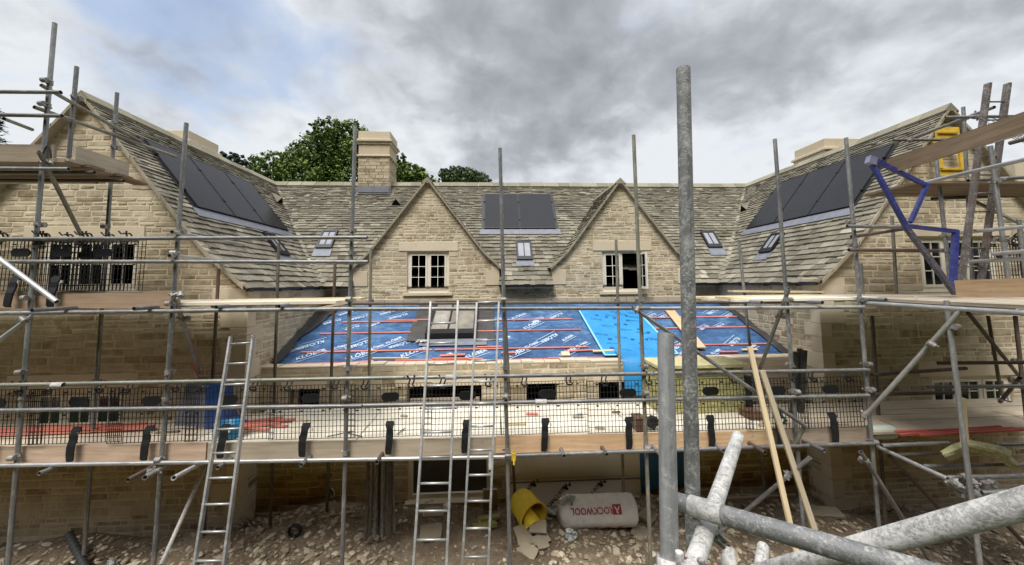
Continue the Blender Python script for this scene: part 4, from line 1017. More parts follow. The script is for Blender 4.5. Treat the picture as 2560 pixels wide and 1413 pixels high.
# transom ends under the decks
tz = []
def LZ(x): return -2.367
def transom(label, u, v, y0, y1, mat=None, slope=0): 
    a = A(u, v, y0); a.z = LZ(a.x) + .050 if v > 1000 else a.z; tube(label, a, V((a.x, y1, a.z + slope)), mat or GALV, group=GT_, name='transom_tube', cat='scaffold tube')
where = ['below the left ground-floor window', 'beside the second outer upright', 'behind the left ladder', 'left of the tube bundle', 'above the tube bundle', 'left of the middle ladders', 'right of the yellow clamp', 'above the white insulation roll', 'just left of the nearest pole', 'between the nearest pole and the pale battens', 'behind the pale battens', 'near the inner corner']
for i, (u, v, y0) in enumerate(((100, 1158, 5.30), (322, 1160, 5.05), (545, 1150, 5.3), (753, 1148, 5.3), (942, 1139, 5.3), (1226, 1170, 4.95), (1410, 1132, 5.3), (1517, 1129, 5.3), (1655, 1132, 5.2), (1808, 1120, 5.3), (1912, 1116, 5.2), (2060, 1118, 5.2))):
    transom('open-ended lower transom ' + where[i], u, v, y0, 7.3, (GALVB if i == 5 else GALVD if i % 3 == 1 else GALV))
where = ['under the left toe board at the window', 'behind the left wing upright', 'under the pale boards at the quoins', 'under the pale boards at the valley', 'at the left end of the right platform', 'beside the right wing eaves', 'right of the corner pole', 'second right of the corner pole', 'beside the grey post under the deck', 'behind the thick brace head', 'at the right edge of the view']
for i, (u, v, y0, y1) in enumerate(((80, 776, 5.05, 7.1), (335, 772, 5.2, 7.1), (540, 768, 5.35, 7.1), (697, 766, 5.35, 7.2), (1905, 757, 5.35, 7.3), (2056, 757, 5.35, 7.1), (2215, 750, 5.2, 7.0), (2275, 752, 5.1, 7.0), (2348, 753, 5.0, 7.0), (2462, 762, 4.7, 7.0), (2536, 768, 4.4, 7.0))):
    transom('open-ended upper transom ' + where[i], u, v, y0, y1, GALVB if i > 6 else GALV)
# yellow end-cap clamp and other fittings on the lower ledger
mb = MB(); c = A(1284, 1141, 5.34); mb.obox(c, V((.028, 0, 0)), V((0, .03, 0)), V((0, 0, .045))); mb.cyl(c + V((0, -.03, -.03)), c + V((0, -.05, -.09)), .012, n=8); mb.cyl(c + V((0, 0, .03)), c + V((0, 0, .075)), .013, n=8)
tag(mb.build('clamp', YEL), 'yellow painted clamp on the lower ledger tube', 'clamp')
for u, v, y, lb in ((1128, 943, 5.42, 'top rail of the lower deck near the ladders'), (1352, 1005, 5.42, 'middle rail of the lower deck behind the insulation roll'), (688, 1158, 5.38, 'lower ledger behind the left ladder'), (145, 963, 5.38, 'top rail beside the leftmost pole')):
    a = A(u - 14, v, y); b = A(u + 14, v, y); tube('pale sleeve joint on the ' + lb, a, b, NEARW, r=.036, group='sleeve joints on rails', name='sleeve_coupler', cat='sleeve joint') if v != 1158 else None

# --- boards
ORD = 'first second third fourth fifth sixth seventh eighth ninth tenth eleventh twelfth thirteenth fourteenth fifteenth sixteenth'.split()
GD = 'boards of the lower deck'; GU = 'boards of the upper platforms'; GTB = 'toe boards of the scaffold'
rows = ['outermost row', 'second row from the outside', 'third row from the outside', 'fourth row', 'third row from the wall', 'second row from the wall', 'row next to the wall']
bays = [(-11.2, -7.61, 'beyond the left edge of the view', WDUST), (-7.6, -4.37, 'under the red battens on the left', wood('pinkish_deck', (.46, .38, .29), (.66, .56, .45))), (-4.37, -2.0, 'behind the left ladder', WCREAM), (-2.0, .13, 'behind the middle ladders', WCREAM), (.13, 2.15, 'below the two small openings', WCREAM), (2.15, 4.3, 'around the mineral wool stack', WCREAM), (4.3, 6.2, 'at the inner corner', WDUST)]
random.seed(21)
for bi, (x0, x1, wh, mt) in enumerate(bays):
    for ri, rn in enumerate(rows):
        y = 5.715 + ri * .232
        if bi in (0, 1, 6) and ri == 6: continue
        z = LZ(x0) + .096 + rng(-.003, .003); z1 = LZ(x1) + .096
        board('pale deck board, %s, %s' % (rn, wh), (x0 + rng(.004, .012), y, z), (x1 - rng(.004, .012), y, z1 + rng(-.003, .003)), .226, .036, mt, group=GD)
for x0, x1, wh in ((-4.1, -1.2, 'on the left'), (-1.19, 2.6, 'in the middle'), (2.61, 6.1, 'on the right')):
    board('narrow infill board of the lower deck against the lean-to wall ' + wh, (x0, 7.39, -2.272), (x1, 7.39, -2.272), .226, .036, WCREAM, group=GD)
NRM = V((0, -1, 0))
def toeb(label, u1, v1, u2, v2, y, mat, w_=.225, **k): return board(label, A(u1, v1, y), A(u2, v2, y), w_, .038, mat, upv=NRM, name='toe_board', cat='toe board', group=GTB, **k)
toeb('pinkish toe board of the lower deck left of the ladder', -90, 1141, 517, 1128, 5.57, WPINK)
toeb('stained grey-brown toe board of the lower deck in the middle', 521, 1130, 1243, 1113, 5.58, wood('stained_board', (.36, .29, .21), (.50, .42, .32), .8))
toeb('knotty orange toe board of the lower deck right of the ladders', 1240, 1111, 1930, 1096, 5.55, WORG)
toeb('dull brown toe board of the lower deck at the inner corner', 1916, 1091, 2178, 1083, 5.59, WGREY)
toeb('brown toe board of the upper left platform', -90, 750, 449, 750, 5.57, wood('brown_board', (.28, .19, .125), (.42, .30, .21)))
board('pale toe board of the upper right platform', AX(2392, 722, 5.62), AX(2600, 718, 5.62), .2, .038, WORG, upv=V((-1, 0, 0)), name='toe_board', cat='toe board', group=GTB)
# upper left platform
names = ['outermost', 'second', 'third', 'fourth', 'fifth', 'wall-side']
for ri in range(6):
    y = 5.71 + ri * .232; z = A(600, 761, 5.6).z + .012
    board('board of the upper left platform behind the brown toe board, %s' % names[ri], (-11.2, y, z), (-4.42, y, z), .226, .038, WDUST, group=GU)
    board('pale board of the upper left platform near the valley, %s' % names[ri], (-4.41, y, z), (-2.15 - rng(0, .12), y, z + .01 * ri / 5), .226, .038, WCREAM if ri < 2 else WPALE, group=GU)
board('thin yellowish batten lying over the end of the upper left platform', A(775, 775, 5.5), A(868, 757, 5.6), .05, .03, WPALE, name='batten', cat='batten')
board('second plank drooping from the end of the upper left platform', A(735, 764, 5.9), A(872, 752, 6.3), .2, .03, WPALE, name='plank', cat='plank')
for ri in range(6):
    y = 5.71 + ri * .232; z = A(2000, 748, 5.6).z + .0
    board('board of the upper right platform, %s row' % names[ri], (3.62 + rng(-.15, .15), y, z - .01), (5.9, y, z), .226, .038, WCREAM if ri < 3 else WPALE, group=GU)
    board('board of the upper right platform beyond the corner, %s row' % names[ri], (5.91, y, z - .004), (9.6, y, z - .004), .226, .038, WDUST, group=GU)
for k in range(10):                                  # return platform coming towards the viewer
    x = 5.75 + k * .232; z = A(2000, 748, 5.6).z - .006
    board('board of the right return platform running towards the viewer, %s from its inner edge' % ORD[k], (x, 5.5, z), (x, 2.6, z - .03), .226, .038, WDUST, group=GU)
board('long pale plank lying across the right platform end', A(1826, 728, 7.3), A(2050, 730, 7.2), .2, .035, WPALE, name='plank', cat='plank')
board('thin batten sticking out at the left end of the right platform', A(1790, 744, 5.7), A(2030, 757, 5.9), .05, .03, WPALE, name='batten', cat='batten')
board('pale splinter of batten hanging through the right platform', A(2287, 742, 4.9), A(2322, 776, 4.85), .012, .02, WPALE, name='batten', cat='batten')
z = A(2000, 748, 5.6).z
tube('outer ledger of the right return platform, beyond the view', (8.0, 5.6, z - .11), (8.0, 2.4, z - .13), GALV, group=GL)
for yy in (5.4, 2.7): tube('outer upright of the right return platform, ' + ('by the house' if yy > 4 else 'nearest the viewer'), (8.06, yy, -4.25), (8.06, yy, .9), GALV, group=GS, name='scaffold_standard', cat='scaffold upright')
# high left platform
z = A(80, 402, 5.5).z
for k in range(4):
    y = 5.60 + k * .225
    board('underside board of the high left platform, %s' % ['outermost', 'second', 'third', 'innermost'][k], (-11.2, y, z), (A(168, 402, 5.5).x - .02 + (.1 if k % 2 else 0), y, z), .226, .038, WDARK if k % 2 else WGREY, group=GU)
xe = A(168, 402, 5.5).x
board('end board of the high left platform running back beside the gable', (xe - .10, 5.5, z + .02), (xe - .12, 6.42, z + .02), .226, .038, WGREY, group=GU)
board('broken board end beyond the high left platform', (xe + .0, 6.2, z - .01), (xe - .06, 6.7, z - .02), .2, .034, WDARK, group=GU)
toeb('weathered grey toe board of the high left platform', -90, 381, 138, 383, 5.56, WGREY, .23)
board('side toe board of the high left platform in front of the gable', (xe - .02, 5.6, z + .14), (xe - .02, 6.4, z + .14), .225, .038, WDUST, upv=V((-1, 0, 0)), name='toe_board', cat='toe board', group=GTB)
for k, yy in enumerate((5.75, 6.2)):
    tube('short transom under the high left platform, ' + ('outer' if k == 0 else 'inner'), (xe - 2.2, yy, z - .09), (xe + .12, yy, z - .09), GALVD, group=GT_)
mb = MB(); pts = []
for i in range(22):
    t = i / 21; p = A(108, 396, 5.45); q = A(140, 399, 5.5)
    pts.append(V((p.x + (q.x - p.x) * t + .0, 5.44, p.z + .17 * math.sin(t * math.pi) ** .6)))
mb.sweep(pts, .010, 6); tag(mb.build('cable_tie', BLACKM), 'black band looped round the end of the high left toe board', 'strap')

# --- brick guards
def guard(label, cx, ztop, y, zbot, w_=1.10, right=0, group='black mesh brick guards along the scaffold', rotz=0, strap=True, seed=0, pad=(.0, .18)):
    rs = random.Random(seed); r = thing('brick_guard', label, 'brick guard', (cx, y, zbot), group)
    h = ztop - zbot; mb = MB(); x = -w_ / 2; k = 0; t = .0033
    nv = int(w_ / .048); nh = int(h / .072)
    sk = rs.uniform(-.012, .012)
    def P_(a, c, d): return (a + sk * (c / h), d, c)
    def bar(x0, x1, z0, z1, d0, d1):
        mb.add([P_(x0, z0, d0), P_(x1, z0, d0), P_(x1, z0, d1), P_(x0, z0, d1), P_(x0, z1, d0), P_(x1, z1, d0), P_(x1, z1, d1), P_(x0, z1, d1)], [(0, 3, 2, 1), (4, 5, 6, 7), (0, 1, 5, 4), (1, 2, 6, 5), (2, 3, 7, 6), (3, 0, 4, 7)])
    for i in range(nv + 1): xx = -w_ / 2 + w_ * i / nv; bar(xx - t, xx + t, 0, h, -.003, .003)
    for i in range(nh + 1): zz = h * i / nh; bar(-w_ / 2 - t, w_ / 2 + t, zz - t, zz + t, -.0055, -.0005)
    def loc(m_, name, mt, smooth=False):
        o = bpy.data.objects.new(name, m_.mesh(name, mt, smooth)); COL.objects.link(o); o.parent = r; return o
    loc(mb, 'wire_mesh', BLACKM)
    for i in range(4):
        for zz in (h * .93, h * .52):
            m2 = MB(); xx = -w_ / 2 + w_ * (i + .5) / 4.0; m2.obox((xx, -.01, zz), V((.017, 0, 0)), V((0, .006, 0)), V((0, 0, .009))); loc(m2, 'mesh_clip', BLACKM)
    pm = MB(); px, pz = pad[0], h - pad[1]; n_ = 24; ring = []
    for s in (-1, 1):
        for i in range(n_):
            a = 2 * math.pi * i / n_; ex_ = .065 if math.cos(a) > 0 else -.065; ring.append((px + ex_ + .055 * math.cos(a), -.014 + s * .008 if s > 0 else -.026, pz + .058 * math.sin(a)))
    pm.add(ring, [tuple(range(n_))[::-1], tuple(range(n_, 2 * n_))] + [(i, (i + 1) % n_, n_ + (i + 1) % n_, n_ + i) for i in range(n_)])
    loc(pm, 'hand_pad', BLACKM)
    if strap:
        sm = MB(); sx = pad[0] - .02 + rs.uniform(-.03, .03); pr = [(.21, -.02, .050), (.17, -.035, .058), (.12, -.05, .042), (.05, -.055, .048), (-.02, -.075, .044), (-.12, -.078, .044), (-.19, -.075, .040), (-.215, -.06, .030)]
        prev = None
        for (zz, yy, hw) in pr:
            cur = [(sx - hw, yy, zz), (sx + hw, yy, zz), (sx + hw, yy + .022, zz), (sx - hw, yy + .022, zz)]; sx += rs.uniform(-.012, .004)
            if prev:
                k = len(sm.v); sm.v += prev + cur
                for i in range(4): j = (i + 1) % 4; sm.face((k + i, k + j, k + 4 + j, k + 4 + i))
            prev = cur
        sm.add([prev[0], prev[1], prev[2], prev[3]], [(0, 1, 2, 3)]); loc(sm, 'strap', BLACKM)
        for s in (-1, 1):
            bm_ = MB(); bm_.obox((pad[0] - .02 + s * .055, -.03, .13), V((.006, 0, 0)), V((0, .012, 0)), V((0, 0, .02))); loc(bm_, 'buckle', WHITEF) if s > 0 else None
    for hx in (-w_ * .28, w_ * .27):
        hm = MB()
        for d in (-.03, .03):
            hm.sweep([V((hx + d + .052 * math.sin(a) * (.3), -.045 + .058 * math.cos(a), h + .045 + .058 * math.sin(a))) for a in [rad(q) for q in range(-120, 160, 28)]] + [V((hx + d * 1.8, -.09, h + .13))], .0105, 6)
        hm.sweep([V((hx - .04, -.05, h - .02)), V((hx - .03, -.055, h - .045)), V((hx + .03, -.055, h - .045)), V((hx + .04, -.05, h - .02))], .012, 6)
        loc(hm, 'hook', BLACKM)
    r.rotation_euler = (rs.uniform(-.02, .02), rs.uniform(-.014, .014), rotz + rs.uniform(-.02, .02)); return r
gl = [(2, 'at the left edge of the lower deck'), (197, 'in front of the left ground-floor window'), (390, 'behind the second outer upright'), (580, 'behind the left ladder'), (785, 'left of the third outer upright'), (975, 'left of the middle ladders'), (1165, 'behind the two middle ladders'), (1370, 'right of the middle outer upright'), (1566, 'in front of the hanging blue sheet'), (1780, 'in front of the mineral wool stack'), (1937, 'behind the pale battens'), (2075, 'at the inner corner on the right')]
for i, (u, wh) in enumerate(gl):
    v = 966 - (u / 2170) * 32
    p = A(u, v + 8, 5.53); pb_ = A(u, 1112 - (u / 2170) * 44, 5.53)
    guard('black mesh guard ' + wh, p.x, p.z, 5.525 + .012 * (i % 2), pb_.z, 1.15 if i not in (10, 11) else .95, seed=i, pad=(rng(-.03, .03), .17))
for i, (u, wh, w_) in enumerate(((60, 'of the upper left deck at the left edge', 1.0), (165, 'of the upper left deck over the window, left of a pair', 1.05), (262, 'of the upper left deck over the window, right of a pair', 1.05))):
    p = A(u, 603, 5.53); pb_ = A(u, 728, 5.53); guard('black mesh guard ' + wh, p.x, p.z, 5.525 + .012 * i, pb_.z, w_, seed=40 + i, pad=(-.02, .16), strap=i != 2)
random.seed(77)
# extra guards stored behind those two
p = A(225, 606, 5.6); pb_ = A(225, 726, 5.6); guard('spare black mesh guard hanging behind the pair over the left window', p.x, p.z, 5.60, pb_.z, 1.0, seed=50, strap=False)

# --- ladders
def ladder(label, tl, tr, bl, br, mat, rr=.014, sr=.030, gap=.25, off=.12, group=None, sq=True):
    tl, tr, bl, br = map(V, (tl, tr, bl, br)); r = thing('ladder', label, 'ladder', bl, group)
    for a, b in ((bl, tl), (br, tr)):
        mb = MB(); d = (b - a); x = (tr - tl).normalized(); n_ = d.cross(x).normalized(); x = n_.cross(d).normalized()
        mb.obox((a + b) / 2, d / 2, x * sr * .42, n_ * sr * .85)
        o = mb.build('stile', mat, r)
    Ln = ((tl - bl).length + (tr - br).length) / 2; s = off
    while s < Ln - .05:
        t = 1 - s / Ln; mb = MB(); mb.cyl(bl.lerp(tl, t), br.lerp(tr, t), rr, n=8); mb.build('rung', mat, r, True); s += gap
    return r
def lad(label, tl, tr, bl, br, y1, y2, mat=ALU, **k):
    return ladder(label, A(*tl, y1), A(*tr, y1), A(*bl, y2), A(*br, y2), mat, **k)
GLD = 'aluminium ladders leaning on the scaffold'
lad('aluminium ladder leaning at the left wing quoins', (577, 842), (634, 838), (466, 1545), (543, 1545), 5.40, 4.40, off=.10, group=GLD, gap=.262)
lad('wide aluminium ladder rising past the roof window, left of the pair', (1077, 755), (1145, 752), (1027, 1520), (1112, 1520), 5.28, 4.20, off=.30, group=GLD, gap=.262)
lad('narrow aluminium ladder right of the pair by the middle upright', (1192, 757), (1247, 755), (1150, 1520), (1216, 1520), 5.38, 4.35, off=.0, group=GLD, gap=.262)
# wire twisted round the top of the left ladder
mb = MB(); c = A(606, 845, 5.36); rs = random.Random(3)
mb.sweep([c + V((math.cos(t * .7) * .13 + rs.uniform(-.02, .02), rs.uniform(-.03, .03), math.sin(t * .9) * .05 + rs.uniform(-.01, .01))) for t in range(22)], .004, 5)
tag(mb.build('wire', GALVD), 'tangle of thin wire round the top rungs of the left ladder', 'wire')
ladder('brown rusty ladder climbing to the right-hand top platform', A(2470, 209, 5.0), A(2519, 209, 5.0), A(2398, 738, 5.25), A(2448, 738, 5.25), BROWNL, rr=.012, sr=.044, gap=.27, off=.27)

# --- right-hand return scaffold
X5 = AX(2150, 760, 5.5).x
tube('bright ledger tube of the right return platform', A(2158, 757, 5.5), AZ(2600, 786, A(2158, 757, 5.5).z - .005), GALVB, group=GL)
xt = A(2222, 418, 5.4).x
TX('high sloping-looking rail under the brown plank on the right', 2236, 424, 2600, 319, xt, GALVB, group=GR)
TX('second high rail from the blue bracket to the right edge', 2311, 457, 2600, 390, A(2311, 457, 5.4).x, GALVB, group=GR)
TX('third rail from the blue bracket to the right edge', 2396, 583, 2600, 563, A(2396, 583, 5.4).x, GALVB, group=GR)
TX('fourth rail from the blue bracket to the right edge', 2390, 656, 2600, 645, A(2396, 583, 5.4).x, GALVB, group=GR)
TX('short fat rail end between the third and fourth rails', 2482, 635, 2600, 625, A(2482, 635, 5.0).x, GALVB, group=GR)
a, b = AX(2222, 417, xt - .02), AX(2620, 286, xt - .02)
board('long brown toe board sloping up to the right edge against the sky', a, b, .225, .04, WDARK, upv=V((-1, 0, 0)), name='toe_board', cat='toe board', group=GTB)
# blue painted bracket frame
fr = thing('gate_frame', 'dark blue painted steel frame standing on the right platform edge', 'frame', A(2385, 730, 5.3))
def sqbar(a, b, s, mat, name, par):
    a, b = V(a), V(b); mb = MB(); m_ = frame_of(a, b, V((0, -1, 0))); X_, Y_, Z_ = m_.col[0].xyz, m_.col[1].xyz, m_.col[2].xyz
    mb.obox((a + b) / 2, (b - a) / 2, Y_ * s, Z_ * s); return mb.build(name, mat, par)
sqbar(A(2172, 396, 5.2), A(2268, 572, 5.15), .026, BLUEP, 'bar', fr); sqbar(A(2268, 572, 5.15), A(2388, 735, 5.1), .028, galv('chipped_blue_steel', .07, .12, (.8, .75, 1.1), .6, 0), 'bar', fr)
sqbar(A(2182, 398, 5.25), A(2320, 466, 5.3), .026, BLUEP, 'bar', fr); sqbar(A(2318, 462, 5.3), A(2276, 556, 5.2), .023, BLUEP, 'bar', fr)
sqbar(A(2272, 566, 5.2), A(2392, 579, 5.3), .026, BLUEP, 'bar', fr); sqbar(A(2389, 576, 5.3), A(2382, 722, 5.15), .03, BLUEP, 'bar', fr)
mb = MB(); mb.obox(A(2178, 402, 5.18), V((.05, 0, -.02)), V((0, .04, 0)), V((.02, 0, .05))); mb.build('end_plate', galv('bare_blue_steel', .35, .5, (.8, .8, 1.2)), fr)
upright('upright seen through the brown plank beside the right ridge', 2408, 268, 2432, 720, 6.2, (300, 470), GALV, group=GI, long=False)
upright('grey upright in front of the yellow frame', 2337, 365, 2378, 728, 5.6, (588, 628), GALV, group=GI, long=False)
upright('pale upright right of the rusty ladder', 2476, 365, 2527, 742, 5.0, (455, 600), galv('pale_tube', .32, .2), group=GI, long=False)
T('top tube against the sky behind the right ridge end', 2363, 294, 5.9, 2520, 291, 5.6, GALV, coup=(.5,), group=GR)
T('tube rising right from the roof past the right ridge end', 2283, 345, 7.0, 2486, 268, 5.6, GALV, coup=(.78,), group=GR)
T('dark tube across the slates left of the yellow frame', 2232, 350, 6.6, 2395, 350, 6.2, GALVD, coup=(.25,), group=GR)
T('tube at the right edge under the high platform', 2525, 358, 4.6, 2600, 338, 4.3, GALVD, group=GR)
T('light brace under the high right platform', 2432, 502, 6.0, 2600, 582, 5.2, YTUBE, group=GB)
z = A(2450, 478, 6.0).z
for k in range(4):
    board('dark underside board of the high right platform, %s' % ['first', 'second', 'third', 'fourth'][k], (6.55, 5.55 + k * .23, z), (9.6, 5.55 + k * .23, z + .0), .22, .038, WDARK, group=GU)
for k, (v1, v2, y) in enumerate(((488, 470, 6.5), (497, 487, 6.3), (452, 440, 5.2))):
    T('tube under the high right platform, ' + ['upper', 'lower', 'outer'][k], 2330 + 90 * (k == 2), v1, y, 2620, v2, y, GALVD if k < 2 else GALV, group=GL)
# yellow frame in front of the right gable
yf = thing('panel_frame', 'bright yellow painted frame with boarded top at the head of the right gable', 'frame', A(2385, 440, 7.0))
mb = MB()
def yq(u0, v0, u1, v1, y, m_, name, d=.04):
    a, b = A(u0, v1, y), A(u1, v0, y); q = MB(); q.box((a.x, y, a.z), (b.x, y + d, b.z)); q.build(name, m_, yf)
yq(2344, 318, 2398, 345, 6.98, YEL, 'panel'); yq(2344, 345, 2352, 420, 6.95, YEL, 'post'); yq(2404, 345, 2412, 425, 6.95, YEL, 'post'); yq(2352, 420, 2412, 440, 6.96, YEL, 'panel'); yq(2347, 330, 2396, 333, 6.95, simple('ochre_line', (.45, .27, .01)), 'rail'); yq(2355, 422, 2410, 425, 6.93, simple('ochre_line2', (.45, .27, .01)), 'rail')
# black mesh guards on the right platform
for i, (u, y, w_) in enumerate(((2500, 5.9, .75), (2575, 5.5, .8))):
    p = A(u, 610 - i * 10, y); pb_ = A(u, 700, y); guard('black mesh guard on the upper right platform, ' + ('left one' if i == 0 else 'right one at the edge of the view'), p.x, p.z, y, pb_.z, w_, seed=60 + i, strap=False)
# wire mesh scraps top right
for k, (pts_, y, wh) in enumerate(((((2440, 292), (2475, 310), (2600, 282), (2540, 288)), 4.9, 'along the top of the brown plank'), (((2530, 345), (2600, 372), (2610, 350), (2545, 338)), 4.6, 'hanging at the right edge'))):
    mb = MB(); q = [A(u, v, y) for u, v in pts_]
    for i in range(9):
        t = i / 8; mb.cyl(q[0].lerp(q[1], t) if k else q[0].lerp(q[3], t), q[3].lerp(q[2], t) if k else q[1].lerp(q[2], t), .004, n=5)
    for i in range(4): t = i / 3; mb.cyl(q[0].lerp(q[3], t) if k else q[0].lerp(q[1], t), q[1].lerp(q[2], t) if k else q[3].lerp(q[2], t), .004, n=5)
    tag(mb.build('wire_mesh_sheet', GALVD), 'thin wire mesh scrap ' + wh, 'wire mesh')
# below the right platform
upright('heavy pale post right of centre under the right platform', 2366, 752, 2428, 1240, 4.5, (818,), galv('pale_post_tube', .32, .25), y2=4.5, group=GS)
board('timber post strapped behind the heavy pale post', A(2404, 995, 4.75), A(2412, 1110, 4.75), .06, .05, WPALE, upv=NRM, name='timber_post', cat='post')
upright('dark upright by the right ground-floor window', 2470, 790, 2512, 1038, 6.9, (), GALVD, group=GI, long=False)
upright('dark upright at the right edge beside the window', 2538, 790, 2568, 1060, 5.9, (905, 970), GALVD, group=GI)
T('dark rail right of the inner corner, upper', 2180, 922 + 15, 5.9, 2415, 921, 5.9, GALVD, group=GR)
T('rail over the head of the right ground-floor window', 2345, 908, 5.6, 2600, 906, 5.4, GALVD, group=GR)
T('dark rail right of the inner corner, lower', 2185, 986, 5.9, 2418, 980, 5.9, GALVD, group=GR)
T('rail across the right ground-floor window', 2320, 968, 5.6, 2600, 965, 5.4, GALV, group=GR)
T('brace stub beside the right ground-floor window', 2500, 1005, 6.2, 2550, 945, 5.6, GALVD, coup=(.15, .9), group=GB)
T('pair of tubes lying at the back of the right deck, rear one', 2190, 1022, 7.0, 2600, 1018, 7.0, galv('blue_grey_tube', .2, .1, (.9, .95, 1.1)), group='loose tubes')
T('pair of tubes lying at the back of the right deck, front one', 2190, 1030, 6.85, 2600, 1026, 6.85, galv('blue_grey_tube2', .26, .1, (.9, .95, 1.1)), group='loose tubes')
for k, (u1, v1, u2, v2, y, wh) in enumerate(((2205, 1114, 2372, 1107, 5.3, 'first below the deck edge'), (2240, 1138, 2345, 1132, 5.6, 'second, partly hidden by wool'), (2308, 1166, 2600, 1162, 5.2, 'third, passing the pale post'), (2368, 1194, 2600, 1190, 4.7, 'fourth, with an open end'), (2455, 1232, 2600, 1224, 4.5, 'lowest, nearest the ground'), (2490, 1112, 2600, 1110, 5.3, 'short one at the right edge'))):
    T('horizontal tube below the right deck, ' + wh, u1, v1, y, u2, v2, y - .15, GALV if k != 1 else GALVD, group=GL)
# right deck boards
random.seed(13)
for k in range(6):
    y = 5.72 + k * .232; board('dusty board of the right lower deck, %s from the outside' % ['first', 'second', 'third', 'fourth', 'fifth', 'sixth'][k], (6.21 + rng(-.05, .05), y, -2.27 + rng(-.008, .008)), (10.2, y, -2.27 + rng(-.01, .01)), .215, .036, WDUST, group=GD)
# heap of couplers by the pale post
for k in range(7):
    c = bpy.data.objects.new('loose_coupler', CM); COL.objects.link(c); p = A(2390 + 13 * k + rng(-5, 5), 1208 + (k % 3) * 14 + 4 * (k // 4), 4.6); c.location = p; c.rotation_euler = (rng(0, 3), rng(0, 3), rng(0, 3))
    c.scale = (1.25,) * 3
    tag(c, 'steel coupler in the cluster at the foot of the heavy pale post', 'coupler', 'couplers clustered on the pale post')

# --- nearest tubes, on the scaffold the viewer stands on
NR = .0242; GN = 'big spattered tubes close to the viewer'
def near(label, u1, v1, y1, u2, v2, y2, mat, coup=(), ext=0, **k):
    a, b = A(u1, v1, y1), A(u2, v2, y2); b = b + (b - a).normalized() * ext
    return tube(label, b, a, mat, r=NR, coup=coup, group=GN, cm=CMN, n=28, **k)
near('tall spattered grey pole rising alone into the sky', 1708, 172, 1.30, 1735, 1413, 1.32, NEART, ext=.6)
near('shorter smooth grey pole left of the tall pole', 1664, 833, 1.17, 1674, 1413, 1.06, NEARS, ext=.5)
near('white-crusted tube pointing up and away near the tall pole', 1845, 1092, 1.70, 1742, 1392, 1.03, NEARW, ext=.35)
near('dark grey tube crossing the bottom from the poles to the right', 1694, 1254, 1.16, 2330, 1440, .76, NEART, ext=.3)
near('thick plaster-crusted tube crossing the bottom right corner', 1880, 1440, 1.15, 2600, 1248, .68, NEARW)
near('short stub of tube at the bottom edge', 1908, 1368, 1.75, 1898, 1440, 1.6, NEARW)
near('rounded tube end at the bottom edge beside the poles', 1822, 1392, 1.35, 1824, 1460, 1.3, NEARW)
# sleeve on the dark tube, with its bolts
def near_sleeve(label, u1, u2, r):
    P0, P1 = A(1694, 1254, 1.16), A(2330, 1440, .76); q = [P0.lerp(P1, i / 400) for i in range(401)]
    a = min(q, key=lambda p: abs(PJ(p)[0] - u1)); b = min(q, key=lambda p: abs(PJ(p)[0] - u2)); mb = MB(); mb.cyl(a, b, r, n=28); me = mb.build('sleeve_coupler', near_mat('dusty_sleeve', .36, .5, .52, (1, .99, .95), .7), smooth=True); me.data.set_sharp_from_angle(angle=rad(50))
    tag(me, label, 'sleeve joint'); return me
s1 = near_sleeve('dusty grey sleeve on the dark tube beside the tall pole', 1727, 1809, .0275)
for k, (u, v) in enumerate(((1742, 1300), (1798, 1335), (1795, 1352))):
    mb = MB(); c = A(u, v, 1.12); mb.cyl(c, c + V((.014, -.006, -.016)), .006, n=10); mb.cyl(c + V((-.006, 0, .006)), c + V((.004, 0, -.004)), .010, n=6); mb.build('bolt', COUP, s1)
cl = thing('clamp', 'rusty bolted clamp where the near poles meet the bottom edge', 'clamp', A(1700, 1400, 1.05))
mb = MB(); mb.cyl(A(1672, 1396, 1.06), A(1674, 1440, 1.05), .031, n=24); mb.build('collar', NEARW, cl, True)
mb = MB(); mb.cyl(A(1712, 1398, 1.0), A(1768, 1410, 1.0), .0055, n=10); mb.build('bolt', galv('rusty_bolt', .16, .2, (1, .55, .45), .8, 0), cl)
mb = MB(); mb.cyl(A(1698, 1380, 1.0), A(1702, 1425, 1.0), .010, n=10); mb.build('lug', NEARW, cl)
mb = MB(); mb.cyl(A(1752, 1398, .98), A(1757, 1425, .98), .009, n=6); mb.build('nut', COUP, cl)

# --- bundle of tubes standing under the deck
for k, (ut, ub, vb, y) in enumerate(((922, 914, 1352, 6.7), (933, 925, 1338, 6.8), (944, 937, 1346, 6.75), (951, 948, 1336, 6.85), (957, 955, 1342, 6.7), (966, 966, 1336, 6.8), (973, 975, 1338, 6.7), (981, 985, 1330, 6.85))):
    T('grey tube in the upright bundle under the deck, %s' % ['leftmost', 'second from the left', 'third from the left', 'left of the two in its middle', 'right of the two in its middle', 'third from the right', 'second from the right', 'rightmost'][k], ub, vb, y, ut, 1146, y + .15, GALV if k % 3 else GALVD, group='bundle of spare tubes')
# pair of sawn battens leaning, crossing the right lower deck
board('pale sawn batten leaning, front one of two on the right', A(1874, 866, 5.25), A(1992, 1385, 4.75), .062, .03, WPALE, upv=NRM, name='batten', cat='batten', group='leaning pale battens')
board('pale sawn batten leaning, rear one of two on the right', A(1905, 926, 5.3), A(2038, 1330, 5.0), .07, .03, wood('greyer_batten', (.38, .31, .21), (.55, .47, .34)), upv=NRM, name='batten', cat='batten', group='leaning pale battens')

# ------------------------------------------------------------------ things on the lean-to roof and the decks
PN = 8.03
def lpt(u, v, h=0): p = LP(u, v); return lp(p.x, p.y, h)
